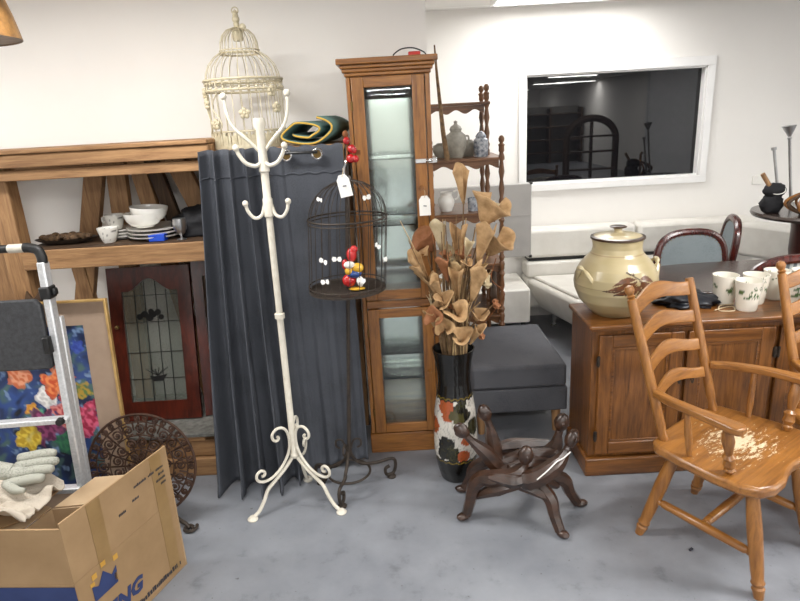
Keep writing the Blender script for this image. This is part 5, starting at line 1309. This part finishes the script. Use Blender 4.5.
for k, (dy, dz, L_) in enumerate(((-.05, -.02, .115), (-.02, .0, .14), (.012, .015, .145), (.04, .035, .125))):
    b_ = V((-1.53, 2.09 + dy, .443 + dz)); mb.tube(cr([b_ + V((-.02, 0, 0)), b_ + V((L_ * .5, .004, .012)), b_ + V((L_ * .85, .006, .014)), b_ + V((L_, .006, .01))], 5), [.02, .021, .02, .02, .02, .02, .02, .019, .019, .019, .018, .018, .017, .016, .013, .007], 10)
mb.tube(cr([(-1.56, 2.04, .425), (-1.51, 2.005, .418), (-1.47, 2.0, .415)], 5), [.02, .018, .01], 10)
obj('glove_hand', mb, 'glove', t, smooth=180)
obj('glove_cuff', MB().tube([(-1.56, 2.09, .44), (-1.64, 2.09, .45)], [.034, .044], 14), 'glove', t)

# ------------------------------------------------------------------ hanging shade, floor debris
t = thing('hanging_shade', 'brown tapered hanging shade with a lime green ball, top left corner', 'hanging shade', (-1.445, 2.2, 2.02))
c_ = V((-1.445, 2.2, .02)); obj('shade_body', MB().lathe([(.20, 2.008), (.204, 2.004), (.19, 2.08), (.16, 2.19), (.11, 2.31), (.05, 2.35), (.04, 2.345), (.10, 2.30), (.15, 2.19), (.18, 2.08)], c_, 40), 'shadewood', t)
obj('ceiling_cord', MB().tube([c_ + V((0, 0, 2.345)), c_ + V((0, 0, CE - .02))], .006, 8), 'black', t)
mb = MB().ball(c_ + V((.225, -.02, 2.158)), .034); mb.tube(cr([c_ + V((.215, -.02, 2.17)), c_ + V((.16, -.01, 2.26)), c_ + V((.08, 0, 2.33))], 5), .004, 6); obj('green_ball', mb, 'lime', t)
single('floor_scrap', MB().box((1.095, 1.965, .004), (.018, .008, .006), Matrix.Rotation(.6, 3, 'Z')), 'ink', 'tiny dark scrap lying on the concrete under the armchair', 'scrap')

# ------------------------------------------------------------------ shop floor behind us, mirrored in the dark window
t = thing('arched_cabinet', 'tall dark arched cabinet out on the shop floor, mirrored in the dark window', 'cabinet', (4.15, -2.6, 0))
cxp, yy = 4.05, -2.6; ar = [(cxp + .5 * math.cos(a), 1.05 + .42 * math.sin(a)) for a in [PI * i / 24 for i in range(25)]]
mb = MB().tube([(cxp + .5, yy, 0)] + [(a, yy, b) for a, b in ar] + [(cxp - .5, yy, 0)], .07, 8); obj('arch_frame', mb, 'darkz', t)
mb = MB()
for z in (.1, .45, .8, 1.1): mb.bb(cxp - .45, cxp + .45, yy - .1, yy + .1, z, z + .03)
mb.bb(cxp - .02, cxp + .02, yy - .05, yy + .05, .1, 1.4); obj('shelf_board', mb, 'darkx', t)
for i, (xa, xb) in enumerate(((1.9, 4.0), (4.1, 6.1))):
    t = thing('shop_shelving', 'grey stock shelving against the far rear wall, mirrored in the dark window', 'shelving', ((xa + xb) / 2, -10, 0), 'stock shelving at the rear')
    mb = MB()
    for z in (.3, .7, 1.1, 1.5): mb.bb(xa, xb, -10.3, -9.9, z, z + .04)
    obj('shelf_board', mb, 'darkx', t)
    mb = MB()
    for x in (xa, (xa + xb) / 2, xb): mb.bb(x - .03, x + .03, -10.3, -9.9, 0, 1.7)
    obj('upright', mb, 'darkz', t); obj('back_sheet', MB().bb(xa, xb, -10.34, -10.3, 0, 1.75), 'dust', t)

# ------------------------------------------------------------------ render look
sc = bpy.context.scene
w = bpy.data.worlds.new('world'); sc.world = w; w.use_nodes = True
w.node_tree.nodes['Background'].inputs['Color'].default_value = (1, 1, 1, 1); w.node_tree.nodes['Background'].inputs['Strength'].default_value = .0
sc.view_settings.view_transform = 'Standard'; sc.view_settings.look = 'None'; sc.view_settings.gamma = 1; sc.view_settings.use_curve_mapping = False
sc.view_settings.exposure = 0.0
